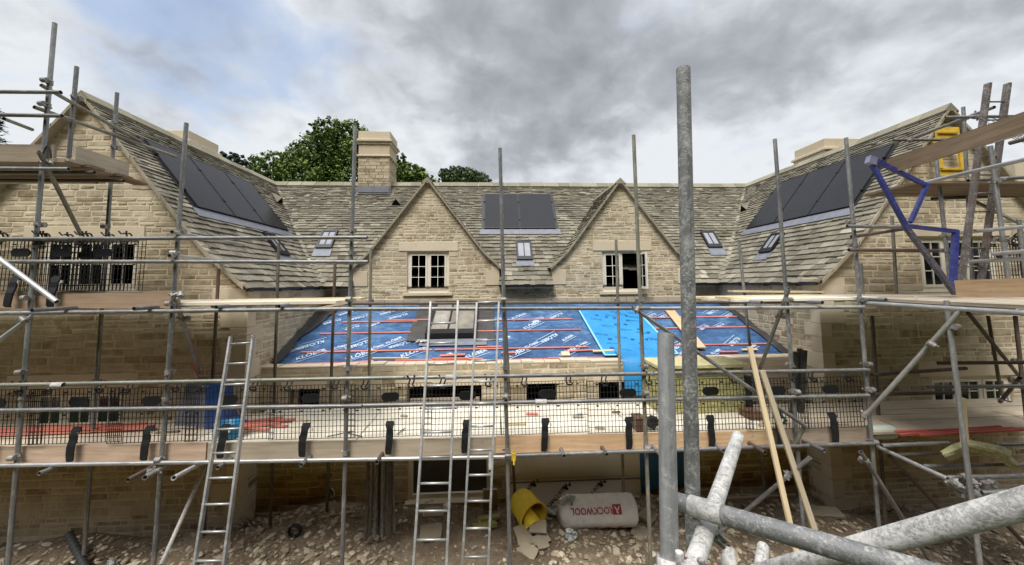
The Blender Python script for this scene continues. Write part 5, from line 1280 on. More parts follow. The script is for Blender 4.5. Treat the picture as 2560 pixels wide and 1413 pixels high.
# blue insulation sheet lying down the roof
def strip(quad_, nx_, ny_, hfun):
    mb = MB()
    for j in range(ny_ + 1):
        for i in range(nx_ + 1):
            s, t = i / nx_, j / ny_; a = quad_[0].lerp(quad_[1], s); b = quad_[3].lerp(quad_[2], s); p = a.lerp(b, t); h = hfun(s, t); mb.v.append(tuple(p + V((0, -h * .4, h * .92))))
    for j in range(ny_):
        for i in range(nx_): a = j * (nx_ + 1) + i; mb.face((a, a + nx_ + 1, a + nx_ + 2, a + 1))
    return mb
tl, tr_, br_, bl_ = [LP(u, v) for u, v in ((1446, 777), (1588, 777), (1700, 897), (1513, 895))]
bl_ = V((bl_.x, 8.14, lz(8.14))); br_ = V((br_.x, 8.14, lz(8.14)))
ins = thing('insulation_sheet', 'bright blue insulation sheet laid down the lean-to roof and over its edge', 'insulation sheet', bl_)
m1 = strip([tl, tr_, br_, bl_], 16, 24, lambda s, t: .045 + .012 * math.sin(s * 7 + t * 5) * (1 - t)); k = len(m1.v)
edge = [(tl, bl_), (tr_, br_)]
o = m1.build('roof_sheet', INSUL, ins, True)
for a, b in edge + [(bl_, br_)]:
    e = MB(); d = (b - a).normalized(); e.obox((a + b) / 2 + V((0, -.018, .042)), (b - a) / 2, d.cross(V((0, -.4, .92))).normalized() * .018, V((0, -.4, .92)) * .012); e.build('edge_strip', INSULE, ins)
# the part folded over the wall head and hanging in front of the wall
x0, x1 = A(1560, 950, LY - .06).x, A(1700, 950, LY - .06).x
mb = MB(); rowsY = [(8.5, lz(8.5) + .06), (8.2, lz(8.2) + .065), (7.95, -1.50), (7.80, -1.52), (7.69, -1.60), (7.67, -1.9), (7.66, -2.24)]
for (y, z) in rowsY:
    for i in range(13): x = x0 + (x1 - x0) * i / 12; mb.v.append((x, y + .012 * math.sin(i * 1.1 + z * 3), z + .004 * math.sin(i)))
for j in range(len(rowsY) - 1):
    for i in range(12): a = j * 13 + i; mb.face((a, a + 1, a + 14, a + 13))
mb.build('hanging_sheet', INSUL, ins, True)
rs = random.Random(8)
for k in range(34):
    mk = MB()
    s, t = rs.uniform(.12, .9), rs.uniform(.06, .95); a = tl.lerp(tr_, s); b = bl_.lerp(br_, s); p = a.lerp(b, t); X_ = V((1, 0, 0)); Yv = V((0, .92, .4)); nn = V((0, -.4, .92))
    if k % 2:
        mk.obox(p + nn * .066, (X_ * .9 + Yv * -.3) * rs.uniform(.03, .05), (Yv * .9 + X_ * .3) * .018, nn * .001)
    else:
        for q in range(9): mk.obox(p + nn * .066 + (X_ * .93 - Yv * .25) * (.034 * q - .13), X_ * .010, Yv * rs.uniform(.008, .016), nn * .001)
    mk.build('print', DBLUE, ins)
for k in range(10):
    mk = MB()
    c = V((rs.uniform(x0 + .25, x1 - .08), 7.635, rs.uniform(-2.1, -1.68))); mk.obox(c, V((.03, 0, -.03)), V((0, .001, 0)), V((.008, 0, .008))); mk.build('print', DBLUE, ins)
# the same blue below the deck, its shade put into a darker colour
mb = MB(); a, b = A(1584, 1180, LY - .05), A(1716, 1180, LY - .05); zb = [A(u, v, LY - .05).z for u, v in ((1586, 1236), (1650, 1224), (1716, 1215))]
for j in range(5):
    for i in range(7):
        x = a.x + (b.x - a.x) * i / 6; z0 = -2.36; z1 = zb[0] + (zb[2] - zb[0]) * i / 6; mb.v.append((x, LY - .05 + .01 * math.sin(i), z0 + (z1 - z0) * j / 4))
for j in range(4):
    for i in range(6): q = j * 7 + i; mb.face((q, q + 1, q + 8, q + 7))
tag(mb.build('insulation_sheet', simple('shaded_blue_sheet', (.01, .13, .36), .5, 0, .1, 3, .1), smooth=True), 'blue sheet hanging on the ground-floor wall under the deck', 'insulation sheet')
# plank on the roof
a, b = lpt(1670, 777, .06), lpt(1750, 877, .07); board('pale plank lying down the right part of the blue roof', a, b, .24, .03, WORG, upv=V((0, -.4, .92)), name='plank', cat='plank')
mb = MB(); mb.obox(lpt(1413, 893, .05), V((.09, 0, 0)), V((0, .06, .03)), V((0, -.02, .04))); o = mb.build('stone_block', ASHLAR); tag(o, 'small cut stone resting on the lean-to eaves', 'stone')
mb = MB(); c = lpt(1055, 860, .05); rs = random.Random(2)
for k in range(26): p = c + V((rs.uniform(-.13, .13), rs.uniform(-.06, .06), rs.uniform(-.0, .04))); mb.obox(p, V((rs.uniform(.01, .035), rs.uniform(-.02, .02), rs.uniform(-.01, .02))), V((rs.uniform(-.02, .02), .02, rs.uniform(-.01, .01))), V((0, 0, .003)))
tag(mb.build('crumpled_film', PLASTW), 'crumpled white film beside the low roof window', 'plastic film')

# mineral wool slabs stacked on the deck
ws = thing('mineral_wool_stack', 'tall stack of olive mineral wool slabs on the deck behind the near poles', 'insulation stack', (3.4, 7.0, -2.25))
xa, xb = A(1640, 920, 6.7).x, A(1850, 920, 6.7).x; z = -2.27; k = 0; random.seed(3)
ztop = A(1750, 908, 6.9).z
while z < ztop - .03:
    h = min(.125, ztop - z); mb = MB(); o_ = rng(-.012, .012); n_ = 14; X0, X1, Y0, Y1 = xa + o_, xb + o_ + rng(0, .02), 6.62 + rng(-.01, .01), 7.22
    for (cz) in (z + .002, z + h - .003):
        pass
    vs = [];
    for zz in (z + .002, z + h - .003):
        for i in range(n_ + 1): vs.append((X0 + (X1 - X0) * i / n_, Y0 + rng(-.008, .008), zz + rng(-.004, .004)))
        for i in range(n_ + 1): vs.append((X0 + (X1 - X0) * i / n_, Y1, zz + rng(-.004, .004)))
    q = n_ + 1; fs = []
    for i in range(n_): fs += [(i, i + 1, 2 * q + i + 1, 2 * q + i), (2 * q + i, 2 * q + i + 1, 3 * q + i + 1, 3 * q + i)]
    fs += [(0, 2 * q, 3 * q, q), (n_, q + n_, 3 * q + n_, 2 * q + n_)]
    mb.add(vs, fs); mb.build('wool_slab', WOOLG, ws); z += h; k += 1
mb = MB(); mb.box((xb + .03, 6.6, -2.27), (xb + .13, 7.2, ztop - .18)); mb.build('dark_wrap', BLACKM, ws)
tp = MB(); tp.box((xa - .04, 6.5, ztop), (xb + .05, 7.24, ztop + .05)); o = tp.build('top_slab', simple('fresh_wool', (.52, .48, .26), .95, 0, .2, 12, .8), ws)

def red_pile(lbls, specs, mat=RED):
    for i_, (lb, (u1, v1, y1, u2, v2, y2)) in enumerate(zip(lbls, specs)):
        pa, pb = AZ(u1, v1, -2.22), AZ(u2, v2, -2.22); zz = .0
        pa, pb = AZ(u1, v1, -2.225 + zz + .004 * i_), AZ(u2, v2, -2.228 + (zz if pb.x < -4.4 else 0) + .004 * i_)
        board(lb, pa, pb, .045, .025, mat, name='batten', cat='batten', group='red treated battens on the decks')
o3 = ['uppermost', 'second', 'third', 'fourth', 'lowest']
red_pile(['long red batten on the left deck, %s' % q for q in o3], [(-60, 1076, 6.5, 365, 1059, 6.9), (-60, 1080, 6.35, 385, 1063, 6.75), (-60, 1084, 6.3, 372, 1067, 6.65), (-60, 1089, 6.2, 392, 1071, 6.5), (-60, 1080, 6.2, 150, 1074, 6.3)])
red_pile(['short red batten in the pile right of the left ladder, %s' % q for q in o3], [(612, 1054, 6.4, 708, 1043, 6.7), (605, 1058, 6.3, 738, 1048, 6.5), (600, 1062, 6.2, 730, 1051, 6.4), (596, 1067, 6.1, 700, 1057, 6.3), (590, 1072, 6.0, 672, 1073, 6.1)], RED)
red_pile(['dull red batten on the right lower deck, %s' % q for q in o3[:4]], [(2250, 1087, 5.75, 2536, 1070, 6.1), (2270, 1084, 5.85, 2500, 1066, 6.2), (2300, 1088, 5.7, 2560, 1074, 6.0), (2240, 1080, 5.9, 2420, 1073, 6.1)], REDD)
board('dark plank among the red battens on the right lower deck', A(2240, 1086, 5.7), A(2445, 1069, 6.1), .09, .03, WDARK, name='plank', cat='plank')
# offcuts and scraps left on the deck
random.seed(44)
for k, (u, v, mt, wh) in enumerate(((700, 1066, RED, 'beside the short red battens'), (760, 1050, WPALE, 'below the first small opening'), (1010, 1040, WDUST, 'left of the wide ladder'), (1290, 1060, WPALE, 'right of the middle upright'), (1330, 1035, RED, 'under the second small opening'), (1500, 1070, WDUST, 'below the third small opening'), (1540, 1030, WDARK, 'near the hanging blue sheet'), (1925, 1065, WPALE, 'behind the pale battens'), (420, 1080, WDARK, 'behind the second upright'), (2100, 1060, WDUST, 'at the inner corner'))):
    p = AZ(u, v, -2.235); a = rng(-.5, .5); l = rng(.06, .16)
    board('short timber offcut on the lower deck ' + wh, p - V((math.cos(a), math.sin(a), 0)) * l, p + V((math.cos(a), math.sin(a), 0)) * l, rng(.04, .09), .024, mt, name='offcut', cat='offcut', group='timber offcuts on the lower deck')
# thin sticks on the middle deck
for k, (u1, v1, u2, v2) in enumerate(((818, 1092, 880, 1078), (868, 1082, 905, 1092), (992, 1086, 1012, 1071))):
    a, b = AZ(u1, v1, -2.225), AZ(u2, v2, -2.225); tube('thin dark rod lying on the pale deck, %s' % ['long left one', 'long right one', 'short one near the ladders'][k], a, b, GALVD, r=.008, group='rods lying on the deck', name='rod', cat='rod')
mb = MB(); c = AZ(1445, 1040, -2.22); 
mb.obox(c, V((.09, -.01, 0)), V((.01, .035, 0)), V((0, 0, .012))); mb.obox(c + V((.02, 0, .02)), V((.05, .02, .003)), V((-.01, .02, 0)), V((0, 0, .012))); tag(mb.build('hand_tool', galv('tool_steel', .5, .2)), 'small metal hand tool lying on the pale deck', 'tool')
# grey boards and blue plastic standing behind the left ladder
for k, (u0, u1, v0, v1, y) in enumerate(((447, 484, 960, 1102, 6.75), (468, 508, 948, 1098, 6.7), (488, 522, 944, 1096, 6.62))):
    a, b = A(u0, v1, y), A(u1, v0, y); mb = MB(); mb.obox(V(((a.x + b.x) / 2, y, (-2.25 + b.z) / 2)), V(((b.x - a.x) / 2, 0, 0)), V((0, .012, 0)), V((.04 - .04 * k, .05, (b.z + 2.25) / 2)))
    tag(mb.build('sheet_board', GREYB), 'slate-grey board leaning behind the lower guards, %s of three' % ['left', 'middle', 'right'][k], 'board', 'grey boards leaning on the lower deck')
mb = MB(); ys_ = 6.5; prof = [(512, 952), (560, 962), (556, 1012), (572, 1048), (604, 1068), (600, 1100), (512, 1104)]
fr_ = [A(u, v, ys_) for u, v in prof]; bk_ = [p + V((.02, .22, .0)) for p in fr_]; n_ = len(prof); mb.add(fr_ + bk_, [tuple(range(n_)), tuple(range(n_, 2 * n_))[::-1]] + [(i, n_ + i, n_ + (i + 1) % n_, (i + 1) % n_) for i in range(n_)])
o = mb.build('plastic_wrap', BLUEPL); tag(o, 'dark blue plastic wrap draped behind the left ladder', 'plastic wrap'); bv = o.modifiers.new('b', 'BEVEL'); bv.width = .02; bv.segments = 2
# open blue tub: tapered shell with a rim
mb = MB(); c = A(570, 1108, 6.1); c.z = -2.24; n_ = 20
def ringp(r, z, sx=1.35): return [(c.x + r * sx * math.cos(2 * math.pi * i / n_), c.y + r * math.sin(2 * math.pi * i / n_), c.z + z) for i in range(n_)]
R_ = [ringp(.10, 0), ringp(.135, .20), ringp(.15, .21), ringp(.15, .225), ringp(.13, .22), ringp(.095, .02)]
for r_ in R_: mb.v += r_
for k in range(5):
    for i in range(n_): j = (i + 1) % n_; mb.face((k * n_ + i, k * n_ + j, (k + 1) * n_ + j, (k + 1) * n_ + i))
mb.face([i for i in range(n_)][::-1]); mb.face([5 * n_ + i for i in range(n_)])
tag(mb.build('tub', CYAN, smooth=True), 'bright blue plastic tub on the deck behind the left ladder', 'tub')
board('red batten poking up behind the left guards', A(478, 908, 6.9), A(512, 958, 6.8), .045, .025, RED, name='batten', cat='batten')
# brown boxes and tool bag beside the blue hanging sheet
def box_thing(name, label, cat, lo, hi, mat, lid=True):
    r = thing(name, label, cat, ((lo[0] + hi[0]) / 2, (lo[1] + hi[1]) / 2, lo[2])); mb = MB(); mb.box(lo, hi); o = mb.build('body', mat, r); bv = o.modifiers.new('b', 'BEVEL'); bv.width = .008; bv.segments = 2
    if lid: m2 = MB(); m2.box((lo[0] - .004, lo[1] - .004, hi[2] + .001), ((lo[0] + hi[0]) / 2 - .004, hi[1] + .004, hi[2] + .008)); m2.box(((lo[0] + hi[0]) / 2 + .004, lo[1] - .004, hi[2] + .001), (hi[0] + .004, hi[1] + .004, hi[2] + .008)); m2.build('flaps', mat, r)
    return r
p = A(1590, 1076, 5.9); q = A(1612, 1045, 5.9); box_thing('carton', 'brown carton on the deck left of the nearest poles', 'carton', (p.x, 5.85, -2.25), (q.x, 6.1, q.z), BROWNB)
p = A(1868, 1070, 6.3); q = A(1900, 1028, 6.3); box_thing('carton', 'brown carton on the deck behind the pale battens', 'carton', (p.x, 6.2, -2.25), (q.x, 6.5, q.z), BROWNB)
mb = MB(); c = A(1630, 1060, 5.95); rs = random.Random(6)
for k in range(4): rock(mb, (c.x + rs.uniform(-.06, .06), 5.95, -2.18 + rs.uniform(0, .08)), .09, 1.0, .5, 1.2)
tag(mb.build('tool_bag', BLACKM, smooth=False), 'lumpy black bag on the deck beside the nearest poles', 'bag')
mb = MB(); c = A(1642, 980, 7.0)
for k in range(4): rock(mb, (c.x + rs.uniform(-.04, .04), 7.0, c.z + rs.uniform(-.09, .09)), .07, 1.0, .5, 1.2)
tag(mb.build('crumpled_film', PLASTW), 'white crumpled film caught beside the hanging blue sheet', 'plastic film')
# dark rolls standing at the right end of the membrane
for k, (u, v) in enumerate(((1990, 880), (2000, 872), (2011, 876))):
    y = 6.5 + .12 * (k % 2); a = A(u - 6, 1075, y); a.z = -2.25; b = A(u, v, y); mb = MB(); mb.cyl(a, b, .045, n=16); r = mb.build('roll', SHEETM, smooth=False); tag(r, 'tall dark roll of underlay standing on the deck, %s of three' % ['left', 'middle', 'right'][k], 'roll', 'dark underlay rolls')
    m2 = MB(); d = (b - a).normalized(); m2.cyl(b - d * .006, b + d * .006, .032, n=14); m2.build('yellow_core', YEL, r)
mb = MB(); c = AZ(2020, 1085, -2.2); pts = [V((c.x + .05 * math.cos(i * .5) , 6.0 + .04 * math.sin(i * .9), -2.22 + i * .035)) for i in range(8)]
mb.sweep(pts, [.06, .055, .045, .03, .02, .03, .02, .01], 8); tag(mb.build('bottle', simple('dark_green_plastic', (.02, .07, .06), .3), smooth=True), 'small dark green bottle on the deck at the inner corner', 'bottle')
# pale green drum on its side at the inner corner
a, b = A(2176, 1082, 5.75), A(2238, 1080, 5.75); mb = MB(); n_ = 22; prof = [(0, .07), (.0, .085), (.02, .095), (.30, .097), (.35, .09), (.37, .07), (.375, .0)]
for (x, r_) in prof: mb.v += [(a.x + x, 5.75 + r_ * math.cos(2 * math.pi * i / n_), a.z + .005 + r_ * 1.05 * math.sin(2 * math.pi * i / n_)) for i in range(n_)]
for k in range(len(prof) - 1):
    for i in range(n_): j = (i + 1) % n_; mb.face((k * n_ + i, k * n_ + j, (k + 1) * n_ + j, (k + 1) * n_ + i))
mb.face([i for i in range(n_)]); tag(mb.build('drum', DRUM, smooth=True), 'pale green plastic drum lying at the inner corner of the deck', 'drum')
# torn piece of mineral wool on the tubes
mb = MB(); rs = random.Random(12); up_ = [(2350, 1128), (2380, 1112), (2420, 1098), (2450, 1106), (2500, 1114), (2530, 1128), (2528, 1140), (2548, 1160)]; lo2 = [(2372, 1152), (2390, 1150), (2420, 1130), (2450, 1134), (2480, 1145), (2510, 1158), (2530, 1172), (2546, 1170)]
for (U, L_) in zip(up_, lo2):
    for j in range(6):
        t = j / 5; u, v = U[0] + (L_[0] - U[0]) * t + rs.uniform(-2, 2), U[1] + (L_[1] - U[1]) * t + rs.uniform(-2, 2); p = A(u, v, 5.0 - .10 * math.sin(math.pi * t)); mb.v.append(tuple(p))
    for j in range(6):
        t = j / 5; p = A(U[0] + (L_[0] - U[0]) * t, U[1] + (L_[1] - U[1]) * t, 5.12); mb.v.append(tuple(p))
n_ = len(up_)
for i in range(n_ - 1):
    a, b = i * 12, (i + 1) * 12
    for j in range(5): mb.face((a + j, a + j + 1, b + j + 1, b + j)); mb.face((a + 6 + j, b + 6 + j, b + 7 + j, a + 7 + j))
    mb.face((a, b, b + 6, a + 6)); mb.face((a + 5, a + 11, b + 11, b + 5))
mb.face((0, 6, 7, 8, 9, 10, 11, 5, 4, 3, 2, 1)); q = (n_ - 1) * 12; mb.face([q + i for i in (0, 1, 2, 3, 4, 5, 11, 10, 9, 8, 7, 6)])
tag(mb.build('wool_piece', simple('torn_wool', (.40, .38, .20), .95, 0, .4, 22, 1.0)), 'torn piece of yellowish mineral wool lying over the right tubes', 'insulation piece')

# ------------------------------------------------------------------ ground level
# foil boards against the wall
a, b = A(1277, 1200, LY - .04), A(1600, 1200, LY - .04)
fbd = thing('insulation_board', 'large grey foil board covering the wall under the deck', 'insulation board', (a.x, LY - .04, -4.4)); zmid = A(1400, 1202, LY - .04).z; zlo = A(1400, 1283, LY - .04).z - .02
mb = MB(); mb.box((a.x, LY - .06, zmid), (b.x, LY - .022, -2.36)); mb.build('upper_sheet', RENDERB, fbd)
mb = MB(); mb.box((a.x, LY - .06, zlo), (b.x, LY - .022, zmid - .006)); lower = mb.build('lower_sheet', RENDERB, fbd)
mb = MB(); mb.box((a.x, LY - .063, zmid + .06), (b.x, LY - .0605, zmid + .066)); mb.box((a.x, LY - .063, zmid - .01), (b.x, LY - .0605, zmid + .02)); mb.build('foil_tape', LEAD, fbd)
def flat_text(s, u, v, y, ang, size, mat, parent, bold=.003):
    c = A(u, v, y); ca, sa = math.cos(rad(ang)), math.sin(rad(ang))
    text_mesh(s, size, lambda p, q: V((c.x + p * ca - q * sa, y, c.z + p * sa + q * ca)), mat, 'print', parent, bold=bold)
for (u, v) in ((1310, 1232), (1390, 1240), (1478, 1232)):
    flat_text('EcoTherm', u, v + 6, LY - .0625, 228, .135, INK, fbd)
    du, dv = 27, -29
    flat_text('\u25c4 A', u + du, v + dv + 2, LY - .0625, 228, .11, INK, fbd) if False else flat_text('^A', u + du, v + dv + 4, LY - .0625, 228, .15, INK, fbd, .008)
# white insulation roll
rr = .255; y0 = 7.05; a = A(1402, 1278, y0); b = A(1584, 1276, y0); zc_ = (a.z + b.z) / 2 + .0
roll = thing('insulation_roll', 'white plastic-wrapped insulation roll with upside-down red print', 'insulation roll', (a.x, y0, zc_ - rr))
mb = MB(); n_ = 40; prof = [(a.x - .03, .02), (a.x - .035, .10), (a.x - .01, .20), (a.x + .05, .245), (a.x + .12, .262), (a.x + .5, .258), (a.x + .9, .26), (b.x - .06, .258), (b.x - .015, .248), (b.x + .012, .21), (b.x + .02, .12), (b.x + .015, .02)]; rs = random.Random(3)
for (x, r_) in prof:
    for i in range(n_):
        t = 2 * math.pi * i / n_; q = r_ * (1 + .012 * math.sin(t * 7 + x * 9) + rs.uniform(-.008, .008) + (.03 * math.sin(t * 11 + x * 30) if x < a.x + .25 else 0)); mb.v.append((x + (rs.uniform(-.012, .012) if x < a.x + .2 else 0), y0 + q * math.cos(t), zc_ + q * math.sin(t)))
for k in range(len(prof) - 1):
    for i in range(n_): j = (i + 1) % n_; mb.face((k * n_ + i, (k + 1) * n_ + i, (k + 1) * n_ + j, k * n_ + j))
mb.face([i for i in range(n_)]); mb.face([(len(prof) - 1) * n_ + i for i in range(n_)][::-1])
mb.build('wrapping', PLASTW, roll, True)
def cylmap(cx_, zoff, flip=True):
    def f(p, q):
        if flip: p, q = -p, -q
        h = zoff + q; h = max(-rr, min(rr, h)); R2 = .268; th = math.asin(max(-1, min(1, h / R2))); return V((cx_ + p, y0 - R2 * math.cos(th), zc_ + h))
    return f
text_mesh('ROCKWOOL', .125, cylmap(A(1482, 1270, y0 - rr).x, .135), REDP, 'print', roll, bold=.003)
cxl = A(1544, 1268, y0 - rr).x; f_ = cylmap(cxl, .135); lg = MB(); n_ = 6
for i in range(n_):
    for s0, s1 in ((-.075, .075),):
        h0, h1 = -.065 + .13 * i / n_, -.065 + .13 * (i + 1) / n_; lg.quad(f_(s0, h0), f_(s1, h0), f_(s1, h1), f_(s0, h1))
lg.build('logo_square', REDP, roll)
ft = lambda p, q: f_(p, q) + V((0, -.004, 0)); text_mesh('A', .12, ft, PLASTW, 'logo_letter', roll, bold=.004)
for k in range(4):
    cx_ = A(1462 + 30 * k, 1300, y0 - rr).x; f2 = cylmap(cx_, -.175, False); q = MB(); s = .042
    for (p0, q0, p1, q1) in ((-s, -s * .8, s, -s * .8 + .011), (-s, s * .8 - .011, s, s * .8), (-s, -s * .8, -s + .011, s * .8), (s - .011, -s * .8, s, s * .8), (-.018, -.012, .018, .012)): q.quad(f2(p0, q0), f2(p1, q0), f2(p1, q1), f2(p0, q1))
    q.build('print_symbol', REDP, roll)
mb = MB(); rs = random.Random(5); c = A(1420, 1240, y0)
for k in range(9): rock(mb, (c.x + rs.uniform(-.13, .10), y0 - .1 + rs.uniform(-.06, .06), c.z - .03 + rs.uniform(-.03, .06)), rs.uniform(.03, .055), .8, .5, 1.8)
mb.build('torn_wrapping', CLEARP, roll)
mb = MB(); c = A(1430, 1345, 6.6)
for k in range(12): rock(mb, (c.x + rs.uniform(-.06, .06), 6.6 + rs.uniform(-.06, .06), gz(c.x, 6.6) + .04 + rs.uniform(0, .14)), rs.uniform(.03, .06), .9, .5, 1.8)
tag(mb.build('crumpled_film', CLEARP), 'crumpled clear film on the rubble below the white roll', 'plastic film')
# yellow rubber tub lying on its side with a second one inside its mouth
def tubshape(mb, base, axis, r0, r1, ln, th=.012, n_=26, bend=None):
    axis = axis.normalized(); u = axis.orthogonal().normalized(); w_ = axis.cross(u); rings = []
    pr = [(0, .0), (0, r0 * .75), (.03, r0 * .95), (.10, r0 * 1.03)] + [(t, r0 + (r1 - r0) * t / ln) for t in (ln * .4, ln * .7, ln * .93)] + [(ln * .98, r1 * 1.06), (ln, r1 * 1.07), (ln, r1 * .97), (ln * .6, r0 + (r1 - r0) * .6 - th * 2), (.05, r0 * .9 - th)]
    for (t, r_) in pr:
        rings.append(len(mb.v))
        for i in range(n_):
            a = 2 * math.pi * i / n_; sq = 1 + .06 * math.sin(2 * a + 1) * (t / ln); p = base + axis * t + (u * math.cos(a) + w_ * math.sin(a)) * r_ * sq
            if bend is not None: p = p + bend * (t / ln) ** 2
            mb.v.append(tuple(p))
    for p, q in zip(rings[:-1], rings[1:]):
        for i in range(n_): j = (i + 1) % n_; mb.face((p + i, p + j, q + j, q + i))
    mb.face([rings[-1] + i for i in range(n_)][::-1])
base = A(1300, 1243, 7.3); mouth = A(1332, 1290, 6.85); yt = thing('rubber_tub', 'yellow rubber tub tipped on its side under the deck', 'tub', (mouth.x, 7.0, -4.3))
mb = MB(); tubshape(mb, base + V((0, 0, -.03)), mouth - base, .225, .245, (mouth - base).length * .95, bend=V((.03, 0, -.02))); mb.build('outer_tub', YTUB, yt, True)
mb = MB(); b2 = base.lerp(mouth, .55) + V((-.02, -.02, -.03)); tubshape(mb, b2, V((.25, -.5, -.35)), .10, .15, .30); mb.build('inner_tub', YTUB, yt, True)
# stone slates and slabs
def slabrock(label, u, v, y, sx, sy, th, rotz, tilt, mat=RUB, group='flat stone slabs on the ground', zadd=0, name='stone_slab'):
    c = A(u, v, y); rs = random.Random(int(u)); n_ = 7; pts = []
    cor = [(-1, -1), (0, -1.05), (1, -.95), (1.04, .3), (.95, 1), (-.1, 1.05), (-1.03, .9)]
    mb = MB(); M_ = Matrix.Rotation(rotz, 4, 'Z') @ Matrix.Rotation(tilt, 4, 'X')
    for zz in (0, th):
        for (p, q) in cor: r_ = V((p * sx * rs.uniform(.9, 1.06), q * sy * rs.uniform(.9, 1.06), zz + rs.uniform(-.004, .004))); mb.v.append(tuple(M_ @ r_ + c + V((0, 0, zadd))))
    mb.add([], []); mb.face(list(range(7))[::-1], .6); mb.face([7 + i for i in range(7)], .75)
    for i in range(7): j = (i + 1) % 7; mb.face((i, j, 7 + j, 7 + i), .55)
    return tag(mb.build(name, mat), label, 'stone slab', group)
SLABM = stone_mat('slab_stone', [(0, (.30, .25, .18)), (1, (.42, .36, .27))], 7, (.75, 1.1), .3)
for k, (u, v, y, sx, sy, th, rz, ti, lb) in enumerate(((1305, 1330, 6.75, .13, .10, .03, .3, .5, 'behind the others by the yellow tub'), (1345, 1318, 6.7, .14, .10, .03, -.2, .55, 'standing right of the yellow tub'), (1312, 1352, 6.6, .13, .08, .035, .1, .4, 'in the middle of the heap'), (1352, 1350, 6.6, .15, .07, .03, .35, .5, 'right of the heap'), (1358, 1366, 6.5, .10, .05, .03, .3, .3, 'small, low on the right of the heap'), (1318, 1385, 6.35, .16, .12, .035, -.7, .45, 'largest, lowest in the heap'),
                                              (1620, 1303, 7.2, .16, .13, .04, .8, .2, 'right of the white roll, rear'), (1600, 1338, 6.9, .15, .13, .035, .9, .2, 'right of the white roll, front'), (1078, 1330, 6.9, .17, .17, .025, .1, .1, 'pale, seen through the wide ladder'), (1085, 1292, 7.35, .17, .09, .03, .0, .4, 'at the door step'), (2060, 1332, 6.9, .3, .14, .04, -.2, .1, 'at the right wing corner'), (1225, 1262, 7.5, .13, .03, .40, .0, 0.1, 'tall grey one leaning at the door jamb'))):
    zz = max(0, gz(A(u, v, y).x, y) + .01 - A(u, v, y).z) if k != 11 else -.1
    slabrock('flat stone slab ' + lb, u, v, y, sx, sy, th, rz, ti, SLABM, zadd=zz)
for k, (u, v, w_) in enumerate(((1212, 1325, .30), (1222, 1300, .34))):
    p = A(u, v, 7.0 + .25 * k); zz = gz(p.x, p.y) + .03; board('scrap of yellow-green insulation board by the middle upright, %s' % ['front', 'rear'][k], (p.x - .2, p.y, zz), (p.x + .2, p.y + .05, zz + .02), .12, .05, simple('lime_board%d' % k, (.30, .28, .09), .9, 0, .2, 8, .3), name='insulation_scrap', cat='insulation piece')
# black coil of hose
mb = MB(); c = A(737, 1322, 6.9); c.z = gz(c.x, 6.9) + .10
pts = [c + V((.095 * math.cos(t * .45) * (1 + .12 * math.sin(t)), .03 * math.sin(t * .3), .085 * math.sin(t * .45))) for t in range(60)]
mb.sweep(pts, .014, 7); tag(mb.build('hose_coil', BLACKM, smooth=True), 'black coil of hose on the heap of rubble', 'hose')
# black pipe and lumps at the left
a, b = A(172, 1335, 6.75), A(218, 1402, 6.35); a.z = max(a.z, gz(a.x, a.y) + .05); b.z = gz(b.x, b.y) + .05; mb = MB(); mb.cyl(a, b, .05, n=16, cap=False); mb.cyl(b, a, .042, n=16, cap=False)
for t in [i / 10 for i in range(11)]: mb.cyl(a.lerp(b, t), a.lerp(b, t + .03), .054, n=16)
tag(mb.build('corrugated_pipe', simple('black_pipe_plastic', (.035, .037, .04), .6)), 'short length of black corrugated pipe on the ground at the left', 'pipe')
for k, (u, v, y, s, m_, nm, lb) in enumerate(((165, 1396, 6.4, .06, SHEETM, 'bucket_lump', 'dark lump of rubbish beside the black pipe'), (283, 1382, 6.5, .05, CLEARP, 'crumpled_film', 'grey scrap of crumpled film on the ground at the left'), (1382, 1302, 7.3, .07, CLEARP, 'crumpled_film', 'bluish crumpled film between the tub and the white roll'), (1118, 1283, 7.4, .05, PLASTW, 'paper', 'crumpled white paper in front of the door'))):
    mb = MB(); rs = random.Random(k); c = A(u, v, y); c.z = gz(c.x, y) + .05
    for q in range(6): rock(mb, (c.x + rs.uniform(-s, s), y + rs.uniform(-s, s), c.z + rs.uniform(-.02, .03)), s * .8, .8, .5, 1.7)
    tag(mb.build(nm, m_), lb, 'litter')
# larger individual stones
random.seed(30)
for k, (u, v, s, lb) in enumerate(((640, 1378, .05, 'below the left ladder'), (800, 1345, .045, 'round and pale near the black coil'), (712, 1398, .05, 'pale, at the bottom edge'), (745, 1375, .045, 'yellowish, in the heap'), (828, 1360, .04, 'left of the third outer upright'), (790, 1400, .06, 'cream, at the bottom edge of the heap'), (1405, 1378, .05, 'alone on the bare earth'), (1388, 1398, .035, 'small, beside the bare earth'))):
    mb = MB(); p = AZ(u, v, -4.2); rock(mb, (p.x, p.y, gz(p.x, p.y) + s * .4), s, .6, .95, 1.3); tag(mb.build('stone', RUB), 'loose pale stone, ' + lb, 'stone', 'larger loose stones')
